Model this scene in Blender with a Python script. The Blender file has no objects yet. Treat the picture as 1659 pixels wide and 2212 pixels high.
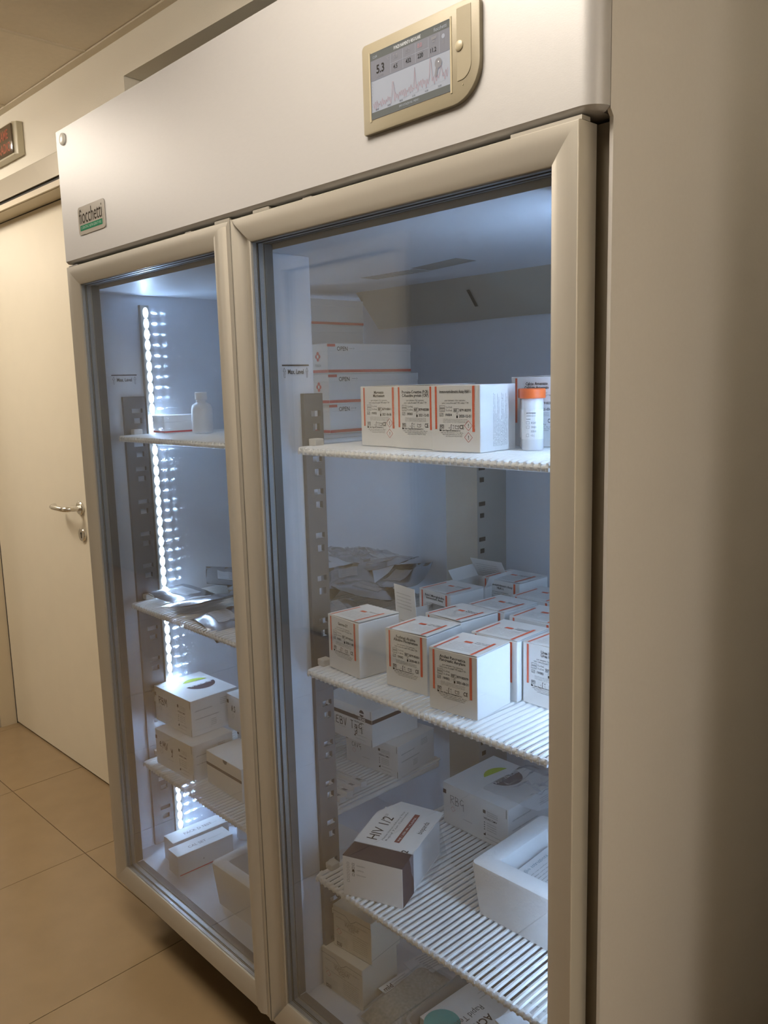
import bpy, bmesh, math, random
from mathutils import Vector, Matrix

# ---------------------------------------------------------------- camera, world, lamps, exposure
SC = bpy.context.scene
COL = SC.collection
cam = bpy.data.cameras.new('camera'); camo = bpy.data.objects.new('camera', cam); COL.objects.link(camo)
cam.sensor_fit = 'VERTICAL'; cam.sensor_height = 36.0; cam.lens = 1787.0 / 2212.0 * 36.0
cam.clip_start = 0.02
R_ = (0.68434701, 0.72869347, -0.02598077)
D_ = (0.09467171, -0.12412702, -0.98773972)
F_ = (-0.7229844, 0.67349708, -0.15393261)
camo.matrix_world = Matrix(((R_[0], -D_[0], -F_[0], 2.011), (R_[1], -D_[1], -F_[1], -0.857), (R_[2], -D_[2], -F_[2], 1.456), (0, 0, 0, 1)))
SC.camera = camo
world = bpy.data.worlds.new('world'); SC.world = world; world.use_nodes = True
world.node_tree.nodes['Background'].inputs[0].default_value = (1.0, 0.86, 0.68, 1)
world.node_tree.nodes['Background'].inputs[1].default_value = 0.05
SC.view_settings.view_transform = 'Standard'; SC.view_settings.look = 'None'
SC.view_settings.gamma = 1.0; SC.view_settings.use_curve_mapping = False
SC.view_settings.exposure = 0.45
LAMP_COL = (1.0, 0.895, 0.765); LAMP_POW = 15.5
LED_COL = (0.48, 0.69, 1.0); LED_POW = 500.0
# ceiling lamps: (u, v, strength factor) in the corridor's own frame
LAMPS = [(-1.285, -0.97, 1.0), (1.115, -0.97, 1.0), (3.515, -0.97, 1.0), (-3.685, -0.97, 0.8)]
CY = SC.cycles
CY.max_bounces = 10; CY.diffuse_bounces = 4; CY.glossy_bounces = 6; CY.transmission_bounces = 6
CY.transparent_max_bounces = 40; CY.caustics_reflective = False; CY.caustics_refractive = False
CY.sample_clamp_indirect = 0.0; CY.use_denoising = True

# ---------------------------------------------------------------- materials
def mat(name, col, rough=0.5, metal=0.0, var=0.0, vscale=30.0, bump=0.0, bscale=200.0, coat=0.0, spec=0.5, emit=None, est=0.0, stretch=None, alpha=None):
    m = bpy.data.materials.new(name); m.use_nodes = True
    nt = m.node_tree; p = nt.nodes['Principled BSDF']
    p.inputs['Base Color'].default_value = (*col, 1); p.inputs['Roughness'].default_value = rough
    p.inputs['Metallic'].default_value = metal; p.inputs['Coat Weight'].default_value = coat
    p.inputs['Specular IOR Level'].default_value = spec
    if emit: p.inputs['Emission Color'].default_value = (*emit, 1); p.inputs['Emission Strength'].default_value = est
    if var or bump:
        tc = nt.nodes.new('ShaderNodeTexCoord'); mp = nt.nodes.new('ShaderNodeMapping')
        nt.links.new(tc.outputs['Object'], mp.inputs[0])
        if stretch: mp.inputs['Scale'].default_value = stretch
    if var:
        n = nt.nodes.new('ShaderNodeTexNoise'); n.inputs['Scale'].default_value = vscale; n.inputs['Detail'].default_value = 4
        nt.links.new(mp.outputs[0], n.inputs['Vector'])
        mx = nt.nodes.new('ShaderNodeMix'); mx.data_type = 'RGBA'
        mx.inputs[6].default_value = tuple(c * (1 - var) for c in col) + (1,); mx.inputs[7].default_value = tuple(min(1, c * (1 + var)) for c in col) + (1,)
        nt.links.new(n.outputs[0], mx.inputs[0]); nt.links.new(mx.outputs[2], p.inputs['Base Color'])
    if bump:
        n2 = nt.nodes.new('ShaderNodeTexNoise'); n2.inputs['Scale'].default_value = bscale; n2.inputs['Detail'].default_value = 3
        nt.links.new(mp.outputs[0], n2.inputs['Vector'])
        b = nt.nodes.new('ShaderNodeBump'); b.inputs['Strength'].default_value = bump; b.inputs['Distance'].default_value = 0.002
        nt.links.new(n2.outputs[0], b.inputs['Height']); nt.links.new(b.outputs[0], p.inputs['Normal'])
    return m

def glass_mat(name, base, tint, haze=0.0, hcol=(0.8, 0.8, 0.8), rough=0.0):
    """thin sheet: each face lets light straight through and mirrors a Schlick share of it"""
    m = bpy.data.materials.new(name); m.use_nodes = True; nt = m.node_tree; nt.nodes.clear()
    out = nt.nodes.new('ShaderNodeOutputMaterial'); tr = nt.nodes.new('ShaderNodeBsdfTransparent'); tr.inputs[0].default_value = (*tint, 1)
    gl = nt.nodes.new('ShaderNodeBsdfGlossy'); gl.inputs['Roughness'].default_value = rough; gl.inputs[0].default_value = (0.95, 0.97, 1, 1)
    lw = nt.nodes.new('ShaderNodeLayerWeight'); lw.inputs['Blend'].default_value = 0.5
    pw = nt.nodes.new('ShaderNodeMath'); pw.operation = 'POWER'; pw.inputs[1].default_value = 5.0
    ml = nt.nodes.new('ShaderNodeMath'); ml.operation = 'MULTIPLY_ADD'; ml.inputs[1].default_value = 1 - base; ml.inputs[2].default_value = base
    mx = nt.nodes.new('ShaderNodeMixShader'); ln = nt.links.new
    ln(lw.outputs['Facing'], pw.inputs[0]); ln(pw.outputs[0], ml.inputs[0]); ln(ml.outputs[0], mx.inputs[0]); ln(tr.outputs[0], mx.inputs[1]); ln(gl.outputs[0], mx.inputs[2])
    if haze:
        df = nt.nodes.new('ShaderNodeBsdfDiffuse'); df.inputs[0].default_value = (*hcol, 1)
        m2 = nt.nodes.new('ShaderNodeMixShader'); m2.inputs[0].default_value = haze
        ln(mx.outputs[0], m2.inputs[1]); ln(df.outputs[0], m2.inputs[2]); ln(m2.outputs[0], out.inputs[0])
    else: ln(mx.outputs[0], out.inputs[0])
    return m

WALL = mat('wall_paint', (0.90, 0.86, 0.76), 0.75, bump=0.25, bscale=350)
CEIL = mat('ceiling_tile_board', (0.82, 0.74, 0.60), 0.85, var=0.05, vscale=60, bump=0.3, bscale=500)
GRID = mat('ceiling_grid_paint', (0.72, 0.64, 0.50), 0.5)
LEAF = mat('door_laminate', (0.74, 0.68, 0.55), 0.42, var=0.03, vscale=12)
CASING = mat('casing_grey_satin', (0.46, 0.42, 0.34), 0.42, metal=0.2)
TILE = mat('porcelain_tile', (0.27, 0.19, 0.105), 0.22, var=0.10, vscale=9, bump=0.05, bscale=60, spec=0.5)
GROUT = mat('grout', (0.10, 0.065, 0.03), 0.9)
DARK = mat('dark_gap', (0.03, 0.027, 0.022), 0.7)
NICHE = mat('niche_paint', (0.6, 0.55, 0.45), 0.8)
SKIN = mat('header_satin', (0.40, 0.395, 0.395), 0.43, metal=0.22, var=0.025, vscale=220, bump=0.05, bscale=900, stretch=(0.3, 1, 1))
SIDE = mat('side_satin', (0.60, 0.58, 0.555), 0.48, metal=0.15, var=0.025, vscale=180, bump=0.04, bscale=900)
FRAME = mat('anodised_champagne', (0.41, 0.385, 0.335), 0.38, metal=0.45, var=0.02, vscale=300, stretch=(1, 1, 0.1))
BEZEL = mat('bezel_plastic', (0.245, 0.215, 0.15), 0.42, metal=0.1, bump=0.08, bscale=900)
BEZ2 = mat('bezel_plastic_pale', (0.33, 0.29, 0.20), 0.35)
SPACER = mat('spacer_bar', (0.33, 0.35, 0.36), 0.4, metal=0.75, var=0.35, vscale=900)
SEAL = mat('black_seal', (0.012, 0.012, 0.012), 0.5)
GASKET = mat('grey_gasket', (0.10, 0.105, 0.105), 0.6)
LINER = mat('white_liner', (0.68, 0.73, 0.80), 0.45)
STEEL = mat('pilaster_steel', (0.15, 0.15, 0.155), 0.42, metal=0.6, var=0.05, vscale=80)
REAR = mat('rear_post_grey', (0.42, 0.40, 0.36), 0.30, metal=0.35)
COATED = mat('white_coated_wire', (0.82, 0.82, 0.80), 0.35)
CLIP = mat('clip_plastic', (0.62, 0.60, 0.55), 0.5)
FANP = mat('fan_cover', (0.46, 0.43, 0.37), 0.35, metal=0.2, var=0.08, vscale=6)
CARD = mat('white_card', (0.80, 0.80, 0.79), 0.5, bump=0.04, bscale=300)
CARDY = mat('cream_card', (0.78, 0.73, 0.62), 0.55)
INK = mat('black_ink', (0.02, 0.02, 0.025), 0.7, spec=0.2)
INKG = mat('grey_ink', (0.10, 0.10, 0.10), 0.6)
ORANGE = mat('orange_ink', (0.78, 0.13, 0.055), 0.5)
REDI = mat('red_ink', (0.62, 0.035, 0.05), 0.5)
MAROON = mat('maroon_ink', (0.22, 0.04, 0.035), 0.5)
NAVY = mat('navy_ink', (0.025, 0.028, 0.05), 0.6, spec=0.25)
VIOLET = mat('violet_black_ink', (0.022, 0.019, 0.04), 0.6, spec=0.25)
LIME = mat('lime_ink', (0.42, 0.55, 0.06), 0.5)
TEAL = mat('teal_ink', (0.05, 0.42, 0.42), 0.5)
WHITE = mat('white_ink', (0.85, 0.85, 0.85), 0.5)
GREEN = mat('green_ink', (0.015, 0.22, 0.11), 0.8, spec=0.1)
GREENL = mat('pale_green_ink', (0.25, 0.50, 0.36), 0.4)
BROWN = mat('logo_brown_ink', (0.04, 0.03, 0.022), 0.8, spec=0.1)
GREYC = mat('grey_card', (0.40, 0.40, 0.42), 0.6)
BADGE = mat('badge_resin', (0.44, 0.42, 0.38), 0.2, coat=0.5)
EPS = mat('polystyrene_foam', (0.82, 0.83, 0.84), 0.7, bump=0.35, bscale=160)
FOIL = mat('foil', (0.46, 0.47, 0.49), 0.26, metal=0.9, var=0.08, vscale=20)
FOILD = mat('foil_brown_back', (0.20, 0.17, 0.13), 0.35, metal=0.5)
PAPER = mat('paper', (0.78, 0.79, 0.80), 0.6)
HDPE = mat('white_bottle', (0.78, 0.80, 0.82), 0.35)
ORCAP = mat('orange_cap', (0.85, 0.16, 0.035), 0.4)
VIAL = mat('vial_plastic', (0.72, 0.74, 0.77), 0.25)
CHROME = mat('satin_chrome', (0.70, 0.68, 0.63), 0.22, metal=1.0)
WOODT = mat('plastic_block', (0.26, 0.24, 0.20), 0.5)
SIGNB = mat('sign_body_ivory', (0.62, 0.58, 0.44), 0.35)
SIGNF = mat('sign_face_smoked', (0.13, 0.095, 0.06), 0.12, coat=0.5)
SIGNT = mat('sign_letters_orange', (0.42, 0.10, 0.05), 0.4)
MIRR = mat('lock_cap', (0.80, 0.80, 0.74), 0.35)
GRAIN = mat('bagged_grit', (0.42, 0.40, 0.33), 0.7, var=0.6, vscale=170, bump=0.8, bscale=200)
GLASS = glass_mat('pane_glass', 0.030, (0.968, 0.972, 0.975))
FILM = glass_mat('clear_film', 0.10, (0.96, 0.96, 0.96), haze=0.10, hcol=(0.75, 0.77, 0.8), rough=0.12)
TRAYM = glass_mat('tray_plastic', 0.10, (0.90, 0.90, 0.88), haze=0.35, hcol=(0.62, 0.61, 0.57), rough=0.15)
LCD = mat('lcd_panel', (0.14, 0.15, 0.17), 0.25, emit=(0.40, 0.43, 0.50), est=0.30)
LCDD = mat('lcd_dark_bar', (0.05, 0.055, 0.055), 0.25, emit=(0.17, 0.175, 0.165), est=0.25)
LCDM = mat('lcd_grey_field', (0.08, 0.08, 0.09), 0.25, emit=(0.27, 0.28, 0.32), est=0.28)
LCDR = mat('lcd_red_line', (0.18, 0.10, 0.11), 0.25, emit=(0.36, 0.24, 0.28), est=0.26)
LCDT = mat('lcd_text', (0.02, 0.02, 0.02), 0.25)
LCDW = mat('lcd_white', (0.3, 0.3, 0.3), 0.25, emit=(0.7, 0.7, 0.7), est=0.5)
LEDM = mat('led_emitter', (0.8, 0.8, 0.8), 0.5, emit=LED_COL, est=LED_POW)
HALOM = mat('led_bloom', (0.8, 0.8, 0.8), 0.5, emit=LED_COL, est=9.0)  # wide glowing disc that imitates the bloom round each diode
LAMPM = {}
def lampm(f):
    k = round(f, 2)
    if k not in LAMPM: LAMPM[k] = mat('lamp_diffuser', (0.8, 0.8, 0.8), 0.5, emit=LAMP_COL, est=LAMP_POW * f)
    return LAMPM[k]

# ---------------------------------------------------------------- mesh helpers
class MB:
    def __init__(s): s.v = []; s.f = []; s.m = []
    def box(s, x0, x1, y0, y1, z0, z1, m=0, M=None):
        b = len(s.v)
        pts = [(x0, y0, z0), (x1, y0, z0), (x1, y1, z0), (x0, y1, z0), (x0, y0, z1), (x1, y0, z1), (x1, y1, z1), (x0, y1, z1)]
        if M is not None: pts = [tuple(M @ Vector(p)) for p in pts]
        s.v += pts
        for f in ((3, 2, 1, 0), (4, 5, 6, 7), (0, 1, 5, 4), (1, 2, 6, 5), (2, 3, 7, 6), (3, 0, 4, 7)): s.f.append(tuple(b + i for i in f)); s.m.append(m)
        return s
    def poly(s, pts, m=0):
        b = len(s.v); s.v += [tuple(p) for p in pts]; s.f.append(tuple(range(b, b + len(pts)))); s.m.append(m); return s
    def prism(s, prof, a, b, axis='z', m=0, cap=True):
        """prof: list of 2D points; axis x -> (y,z), y -> (x,z), z -> (x,y)"""
        n = len(prof); i0 = len(s.v)
        def P(p, t): return {'x': (t, p[0], p[1]), 'y': (p[0], t, p[1]), 'z': (p[0], p[1], t)}[axis]
        s.v += [P(p, a) for p in prof] + [P(p, b) for p in prof]
        for i in range(n): j = (i + 1) % n; s.f.append((i0 + i, i0 + j, i0 + n + j, i0 + n + i)); s.m.append(m)
        if cap: s.f.append(tuple(i0 + i for i in reversed(range(n)))); s.f.append(tuple(i0 + n + i for i in range(n))); s.m += [m, m]
        return s
    def tube(s, path, r, n=8, m=0, cap=True):
        P = [Vector(p) for p in path]; i0 = len(s.v); k = len(P)
        for i, p in enumerate(P):
            t = (P[min(i + 1, k - 1)] - P[max(i - 1, 0)]).normalized()
            a = Vector((0, 0, 1)) if abs(t.z) < 0.9 else Vector((1, 0, 0))
            e1 = t.cross(a).normalized(); e2 = t.cross(e1).normalized(); rr = r[i] if isinstance(r, (list, tuple)) else r
            for j in range(n): w = 2 * math.pi * j / n; s.v.append(tuple(p + rr * (math.cos(w) * e1 + math.sin(w) * e2)))
        for i in range(k - 1):
            for j in range(n): q = (j + 1) % n; s.f.append((i0 + i * n + j, i0 + i * n + q, i0 + (i + 1) * n + q, i0 + (i + 1) * n + j)); s.m.append(m)
        if cap: s.f.append(tuple(i0 + j for j in reversed(range(n)))); s.f.append(tuple(i0 + (k - 1) * n + j for j in range(n))); s.m += [m, m]
        return s
    def lathe(s, prof, n=24, m=0, c=(0, 0, 0)):
        i0 = len(s.v); k = len(prof)
        for r, z in prof:
            for j in range(n): w = 2 * math.pi * j / n; s.v.append((c[0] + r * math.cos(w), c[1] + r * math.sin(w), c[2] + z))
        for i in range(k - 1):
            for j in range(n): q = (j + 1) % n; s.f.append((i0 + i * n + j, i0 + i * n + q, i0 + (i + 1) * n + q, i0 + (i + 1) * n + j)); s.m.append(m)
        s.f.append(tuple(i0 + j for j in reversed(range(n)))); s.f.append(tuple(i0 + (k - 1) * n + j for j in range(n))); s.m += [m, m]
        return s

def obj(name, mb, mats, parent=None, loc=(0, 0, 0), rz=0.0, rot=None, bevel=0.0, smooth=False, kind=None, label=None, seg=2):
    me = bpy.data.meshes.new(name); me.from_pydata(mb.v, [], mb.f)
    if not isinstance(mats, (list, tuple)): mats = [mats]
    for m in mats: me.materials.append(m)
    me.polygons.foreach_set('material_index', mb.m)
    if bevel:
        bm = bmesh.new(); bm.from_mesh(me); bmesh.ops.remove_doubles(bm, verts=bm.verts, dist=1e-6)
        es = [e for e in bm.edges if len(e.link_faces) == 2 and e.calc_face_angle(0) > 0.6]
        bmesh.ops.bevel(bm, geom=es, offset=bevel, segments=seg, profile=0.5, affect='EDGES', clamp_overlap=True)
        bm.to_mesh(me); bm.free()
    if smooth:
        for p in me.polygons: p.use_smooth = True
        try: me.set_sharp_from_angle(angle=math.radians(40))
        except Exception: pass
    me.update()
    o = bpy.data.objects.new(name, me); COL.objects.link(o); o.location = loc
    o.rotation_euler = rot if rot else (0, 0, rz)
    if parent: o.parent = parent
    if kind: o['kind'] = kind
    if label: o['label'] = label
    return o
def thing(name, label, cat, loc=(0, 0, 0), rz=0.0, group=None, rot=None):
    o = bpy.data.objects.new(name, None); COL.objects.link(o); o.location = loc; o.rotation_euler = rot if rot else (0, 0, rz)
    o.empty_display_size = 0.05; o['label'] = label; o['category'] = cat
    if group: o['group'] = group
    return o
def tag(o, label, cat, group=None):
    o['label'] = label; o['category'] = cat
    if group: o['group'] = group
    return o
def share(src, parent, loc=(0, 0, 0), rot=(0, 0, 0)):
    c = src.copy(); COL.objects.link(c); c.parent = parent; c.location = loc; c.rotation_euler = rot
    return c

_TC = {}
def tmesh(s, bold):
    k = (s, bold)
    if k not in _TC:
        c = bpy.data.curves.new('t', 'FONT'); c.body = s; c.resolution_u = 1 if len(s) > 12 else 3; c.offset = 0.018 if bold else 0.0
        o = bpy.data.objects.new('t', c); me = bpy.data.meshes.new_from_object(o)
        vs = [(v.co.x, v.co.y) for v in me.vertices]; fs = [tuple(p.vertices) for p in me.polygons]
        w = max([x for x, y in vs], default=0.5)
        _TC[k] = (vs, fs, w); bpy.data.objects.remove(o); bpy.data.curves.remove(c); bpy.data.meshes.remove(me)
    return _TC[k]

class Face:
    """a flat printed face: o = top-left corner, u to the right, d downwards, n outwards; sizes in metres"""
    def __init__(s, mb, o, u, d, n, w, h):
        s.mb = mb; s.o = Vector(o); s.u = Vector(u).normalized(); s.d = Vector(d).normalized(); s.n = Vector(n).normalized(); s.w = w; s.h = h; s.off = 0.0004
    def p(s, a, b, e=0.0): return s.o + s.u * (a * s.w) + s.d * (b * s.h) + s.n * (s.off + e)
    def rect(s, a0, b0, a1, b1, m, e=0.0): s.mb.poly([s.p(a0, b1, e), s.p(a1, b1, e), s.p(a1, b0, e), s.p(a0, b0, e)], m)
    def frame(s, a0, b0, a1, b1, m, t=0.0007, e=0.0):
        ta = t / s.w; tb = t / s.h
        s.rect(a0, b0, a1, b0 + tb, m, e); s.rect(a0, b1 - tb, a1, b1, m, e); s.rect(a0, b0, a0 + ta, b1, m, e); s.rect(a1 - ta, b0, a1, b1, m, e)
    def text(s, a, b, size, t, m=0, al='l', bold=False, sx=0.9, fit=None, e=0.0):
        """a,b fractional baseline position; size in metres (cap height about 0.7 size)"""
        vs, fs, w = tmesh(t, bold); i0 = len(s.mb.v)
        if fit: sx = fit * s.w / (w * size)
        o = s.p(a, b, e); sh = {'l': 0, 'c': -w / 2, 'r': -w}[al]
        for x, y in vs: s.mb.v.append(tuple(o + s.u * ((x + sh) * size * sx) - s.d * (y * size)))
        for f in fs: s.mb.f.append(tuple(i0 + i for i in f)); s.mb.m.append(m)
    def line(s, pts, wid, m, e=0.0):
        P = [s.p(a, b, e) for a, b in pts]
        for i in range(len(P) - 1):
            t = (P[i + 1] - P[i]);
            if t.length < 1e-7: continue
            t.normalize(); q = s.n.cross(t) * wid / 2; x = t * wid * 0.35
            s.mb.poly([P[i] - q - x, P[i + 1] - q + x, P[i + 1] + q + x, P[i] + q - x], m)
    def arc(s, a, b, r, m, w0=0, w1=360, n=28, e=0.0):
        s.mb.poly([s.o + s.u * (a * s.w + r * math.cos(math.radians(w0 + (w1 - w0) * i / n))) + s.d * (b * s.h - r * math.sin(math.radians(w0 + (w1 - w0) * i / n))) + s.n * (s.off + e) for i in range(n + 1)], m)
    def diamond(s, a, b, r, m, t=0.0008):
        c = [(a, b - r / s.h), (a + r / s.w, b), (a, b + r / s.h), (a - r / s.w, b), (a, b - r / s.h)]
        s.line(c, t, m)
    def tiny(s, a, b, size, wid, seed, m=0, al='l', words=None):
        rnd = random.Random(seed); t = words or ' '.join(''.join(rnd.choice('aeionrstlmcdu') for _ in range(rnd.randint(3, 8))) for _ in range(6))
        s.text(a, b, size, t, m, al=al, fit=wid)

def front(mb, w, h, y=0.0): return Face(mb, (0, y, h), (1, 0, 0), (0, 0, -1), (0, -1, 0), w, h)
def rightf(mb, w, d, h): return Face(mb, (w, 0, h), (0, 1, 0), (0, 0, -1), (1, 0, 0), d, h)
def topf(mb, w, d, h): return Face(mb, (0, d, h), (1, 0, 0), (0, -1, 0), (0, 0, 1), w, d)
def topflip(mb, w, d, h): return Face(mb, (w, 0, h), (-1, 0, 0), (0, 1, 0), (0, 0, 1), w, d)

STROKES = {
 'R': [[(0, 1), (.05, 0)], [(0, .95), (.45, .95), (.5, .7), (.1, .5), (.55, 0)]], 'B': [[(0, 1), (.05, 0)], [(0, .97), (.4, .9), (.38, .6), (.08, .52), (.48, .42), (.45, .05), (.02, 0)]],
 'M': [[(0, 0), (.08, 1), (.3, .35), (.5, 1), (.6, 0)]], 'C': [[(.5, .85), (.3, 1), (.05, .75), (.02, .3), (.25, 0), (.5, .15)]], 'V': [[(0, .95), (.22, 0), (.45, 1)]],
 'E': [[(.45, .95), (.05, .9), (.02, .05), (.45, 0)], [(.05, .5), (.38, .52)]], 'I': [[(0, 1), (.4, 1)], [(.2, 1), (.22, 0)]],
 'g': [[(.35, .6), (.1, .62), (.03, .3), (.2, .15), (.36, .5), (.34, -.4), (.15, -.55), (.02, -.35), (.35, -.05)]], 'G': [[(.5, .85), (.25, 1), (.03, .7), (.05, .35), (.3, .3), (.48, .5), (.5, -.3)]],
 'A': [[(0, 0), (.22, 1), (.42, 0)], [(.08, .4), (.36, .4)]], 'S': [[(.45, .85), (.2, 1), (.05, .75), (.4, .4), (.35, .05), (0, .08)]], 'e': [[(.02, .4), (.35, .5), (.25, .8), (.05, .6), (.05, .2), (.35, .08)]],
 'y': [[(0, .6), (.15, .1), (.35, .6)], [(.35, .6), (.2, -.5), (.05, -.4)]], 'L': [[(.05, 1), (.02, 0), (.42, .02)]], 'T': [[(0, 1), (.45, 1)], [(.22, 1), (.22, 0)]], 'P': [[(0, 1), (.03, 0)], [(0, .95), (.4, .9), (.38, .55), (.03, .5)]], ' ': []}
def hand(F, a, b, size, t, m=0, wid=0.0022, slope=0.0, sp=0.72):
    x = a
    for k, ch in enumerate(t):
        for st in STROKES.get(ch, []):
            F.line([(x + p[0] * size / F.w, b - p[1] * size / F.h + slope * (x - a + p[0] * size / F.w)) for p in st], wid, m)
        x += (0.55 if ch == ' ' else sp) * size / F.w

# ---------------------------------------------------------------- the corridor (own frame: u along the wall, v into it)
TH = math.radians(1.5); CO = (0.0, 0.367, 0.0)
def struct(name, mb, mats, **k): return obj(name, mb, mats, loc=CO, rz=TH, kind='structure', **k)
WV = -0.07; CZ = 2.404; NL = -0.218; NR = 1.75; NT = 2.301; VF = -2.35; UL = -5.2; UR = 4.6
DL, DR, DT = -1.695, -0.57, 2.098      # door opening
mb = MB()
mb.box(UL, DL, WV, .62, 0, CZ + .2); mb.box(DL, DR, WV, .62, DT, CZ + .2); mb.box(DL, DR, .05, .62, 0, DT)
mb.box(DR, NL, WV, .62, 0, CZ + .2); mb.box(NL, NR, WV, .62, NT, CZ + .2); mb.box(NR, UR, -.205, .62, 0, CZ + .2); mb.box(NL, NR, .56, .62, 0, NT)
struct('wall_back', mb, WALL)
D2L, D2R, D2T = -1.95, -1.0, 2.1
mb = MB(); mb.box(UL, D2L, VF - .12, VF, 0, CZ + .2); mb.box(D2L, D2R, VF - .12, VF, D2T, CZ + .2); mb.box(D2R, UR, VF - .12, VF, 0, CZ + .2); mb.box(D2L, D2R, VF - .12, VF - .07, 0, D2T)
struct('wall_front', mb, mat('far_wall_darkened', (0.24, 0.22, 0.185), 0.8))  # wall out of view, coloured dark to weaken its haze in the panes
struct('wall_left', MB().box(UL - .1, UL, VF, WV, 0, CZ + .2), WALL)
struct('wall_right', MB().box(UR, UR + .1, VF, WV, 0, CZ + .2), WALL)
# floor: screed with every tile laid on it
fl = struct('floor', MB().box(UL, UR, VF, .56, -.05, -.0035), GROUT)
ts = None; g = 0.0012; us = [-1.05 + .597 * i for i in range(-7, 10)]; vs_ = [-.265 + .597 * j for j in range(-4, 3)]
rnd = random.Random(3)
for u in us:
    for v in vs_:
        u0, u1, v0, v1 = max(u, UL) , min(u + .597, UR), max(v, VF), min(v + .597, .56)
        if u1 - u0 < .02 or v1 - v0 < .02: continue
        t = MB().box(-(u1 - u0) / 2 + g, (u1 - u0) / 2 - g, -(v1 - v0) / 2 + g, (v1 - v0) / 2 - g, -.0035, 0)
        o = obj('tile', t, TILE, parent=fl, loc=((u0 + u1) / 2, (v0 + v1) / 2, rnd.uniform(-.0002, .0002)))
# suspended ceiling: tiles in a grid
ce = struct('ceiling', MB().box(UL, UR, VF, WV, CZ + .03, CZ + .06), CEIL)
gu = [-.385 + .6 * i for i in range(-8, 9)]; gv = [VF, -1.87, -1.27, -.67, WV]
lampset = {(round(a, 2), round(b, 2)) for a, b, _ in LAMPS}
for i in range(len(gu) - 1):
    for j in range(len(gv) - 1):
        u0, u1, v0, v1 = gu[i], gu[i + 1], gv[j], gv[j + 1]
        u0 = max(u0, UL); u1 = min(u1, UR)
        if u1 - u0 < .05: continue
        if any(u0 < a < u1 and v0 < b < v1 for a, b in lampset): continue
        obj('tile', MB().box(u0 + .004, u1 - .004, v0 + .004, v1 - .004, CZ, CZ + .015), CEIL, parent=ce)
for u in gu:
    if UL < u < UR: obj('grid_bar', MB().box(u - .007, u + .007, VF, WV, CZ - .003, CZ + .02), GRID, parent=ce)
for v in gv[1:-1]: obj('grid_bar', MB().box(UL, UR, v - .007, v + .007, CZ - .0028, CZ + .02), GRID, parent=ce)
struct('trim_1', MB().box(UL, -.62, WV - .024, WV, CZ - .005, CZ - .001).box(-.618, UR, WV - .025, WV, CZ - .0056, CZ - .001), GRID)
for k, (a, b, f) in enumerate(LAMPS):
    lab = ['square surface mounted ceiling light left of the refrigerator', 'square surface mounted ceiling light behind the camera', 'square surface mounted ceiling light at the right end of the corridor', 'square surface mounted ceiling light farthest left along the corridor'][k]
    c, s_ = math.cos(TH), math.sin(TH)
    L = thing('ceiling_light', lab, 'light', (a * c - b * s_, CO[1] + a * s_ + b * c, CZ), TH, 'surface mounted corridor lights')
    obj('light_frame', MB().box(-.297, .297, -.297, -.27, -.004, .02).box(-.297, .297, .27, .297, -.004, .02).box(-.297, -.27, -.27, .27, -.004, .02).box(.27, .297, -.27, .27, -.004, .02), WHITE, L)
    obj('diffuser', MB().box(-.27, .27, -.27, .27, -.065, -.0041), lampm(f), L, bevel=.006)  # box dropped below the ceiling, shaped so its sides light the wall
# door in the back wall, left of the refrigerator
d1 = struct('door_1', MB().box(DL + .004, DR - .004, 0, .04, .008, DT - .002), LEAF)
c0 = WV - .012
cs = obj('door_casing', MB().box(DL - .09, DR + .09, c0, WV, 2.122, 2.192).box(DL - .09, DL, c0, WV, 0, 2.122).box(DR, DR + .09, c0, WV, 0, 2.122), CASING, d1, bevel=.002)
obj('casing_strip', MB().box(DL, DR, c0 + .004, WV, 2.094, 2.112), GRID, d1)
obj('casing_groove', MB().box(DL, DR, c0 + .008, WV, 2.112, 2.122), DARK, d1)
obj('door_jamb', MB().box(DL - .001, DL + .0015, WV, .0, 0, DT).box(DR - .0015, DR + .001, WV, 0, 0, DT).box(DL, DR, WV, -.0, DT - .006, DT), mat('jamb_paint', (.58, .5, .36), .5), d1)
obj('door_seal', MB().box(DL + .0015, DL + .0065, -.0015, .001, 0, DT - .006).box(DL, DR, -.0015, .001, DT - .009, DT - .006), SEAL, d1)
hx = -.862; hz = 1.044
h = obj('door_handle', MB().tube([(hx, -.008, hz), (hx, -.035, hz), (hx - .004, -.048, hz), (hx - .014, -.056, hz), (hx - .03, -.058, hz), (hx - .105, -.056, hz), (hx - .125, -.052, hz), (hx - .136, -.044, hz), (hx - .139, -.034, hz)], .0095, 12), CHROME, d1, smooth=True)
def rosette(z, r): 
    m_ = MB(); m_.lathe([(r, 0), (r, .006), (r - .003, .009), (.003, .009)], 28); return m_
obj('handle_rosette', rosette(0, .025), CHROME, d1, loc=(hx, 0, hz), rot=(math.pi / 2, 0, 0), smooth=True)
k = obj('key_rosette', rosette(0, .025), CHROME, d1, loc=(hx + .002, 0, .948), rot=(math.pi / 2, 0, 0), smooth=True)
obj('keyhole', MB().box(-.003, .003, -.012, .004, .0091, .0094).lathe([(.0055, .009), (.0055, .0094)], 12, c=(0, .005, 0)), DARK, k)
# door across the corridor, seen only mirrored in the panes
d2 = struct('door_2', MB().box(D2L + .004, D2R - .004, VF - .07, VF - .03, .008, D2T - .002), LEAF)
obj('door_casing', MB().box(D2L - .07, D2R + .07, VF, VF + .015, D2T, D2T + .07).box(D2L - .07, D2L, VF, VF + .015, 0, D2T).box(D2R, D2R + .07, VF, VF + .015, 0, D2T), CASING, d2)
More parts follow.
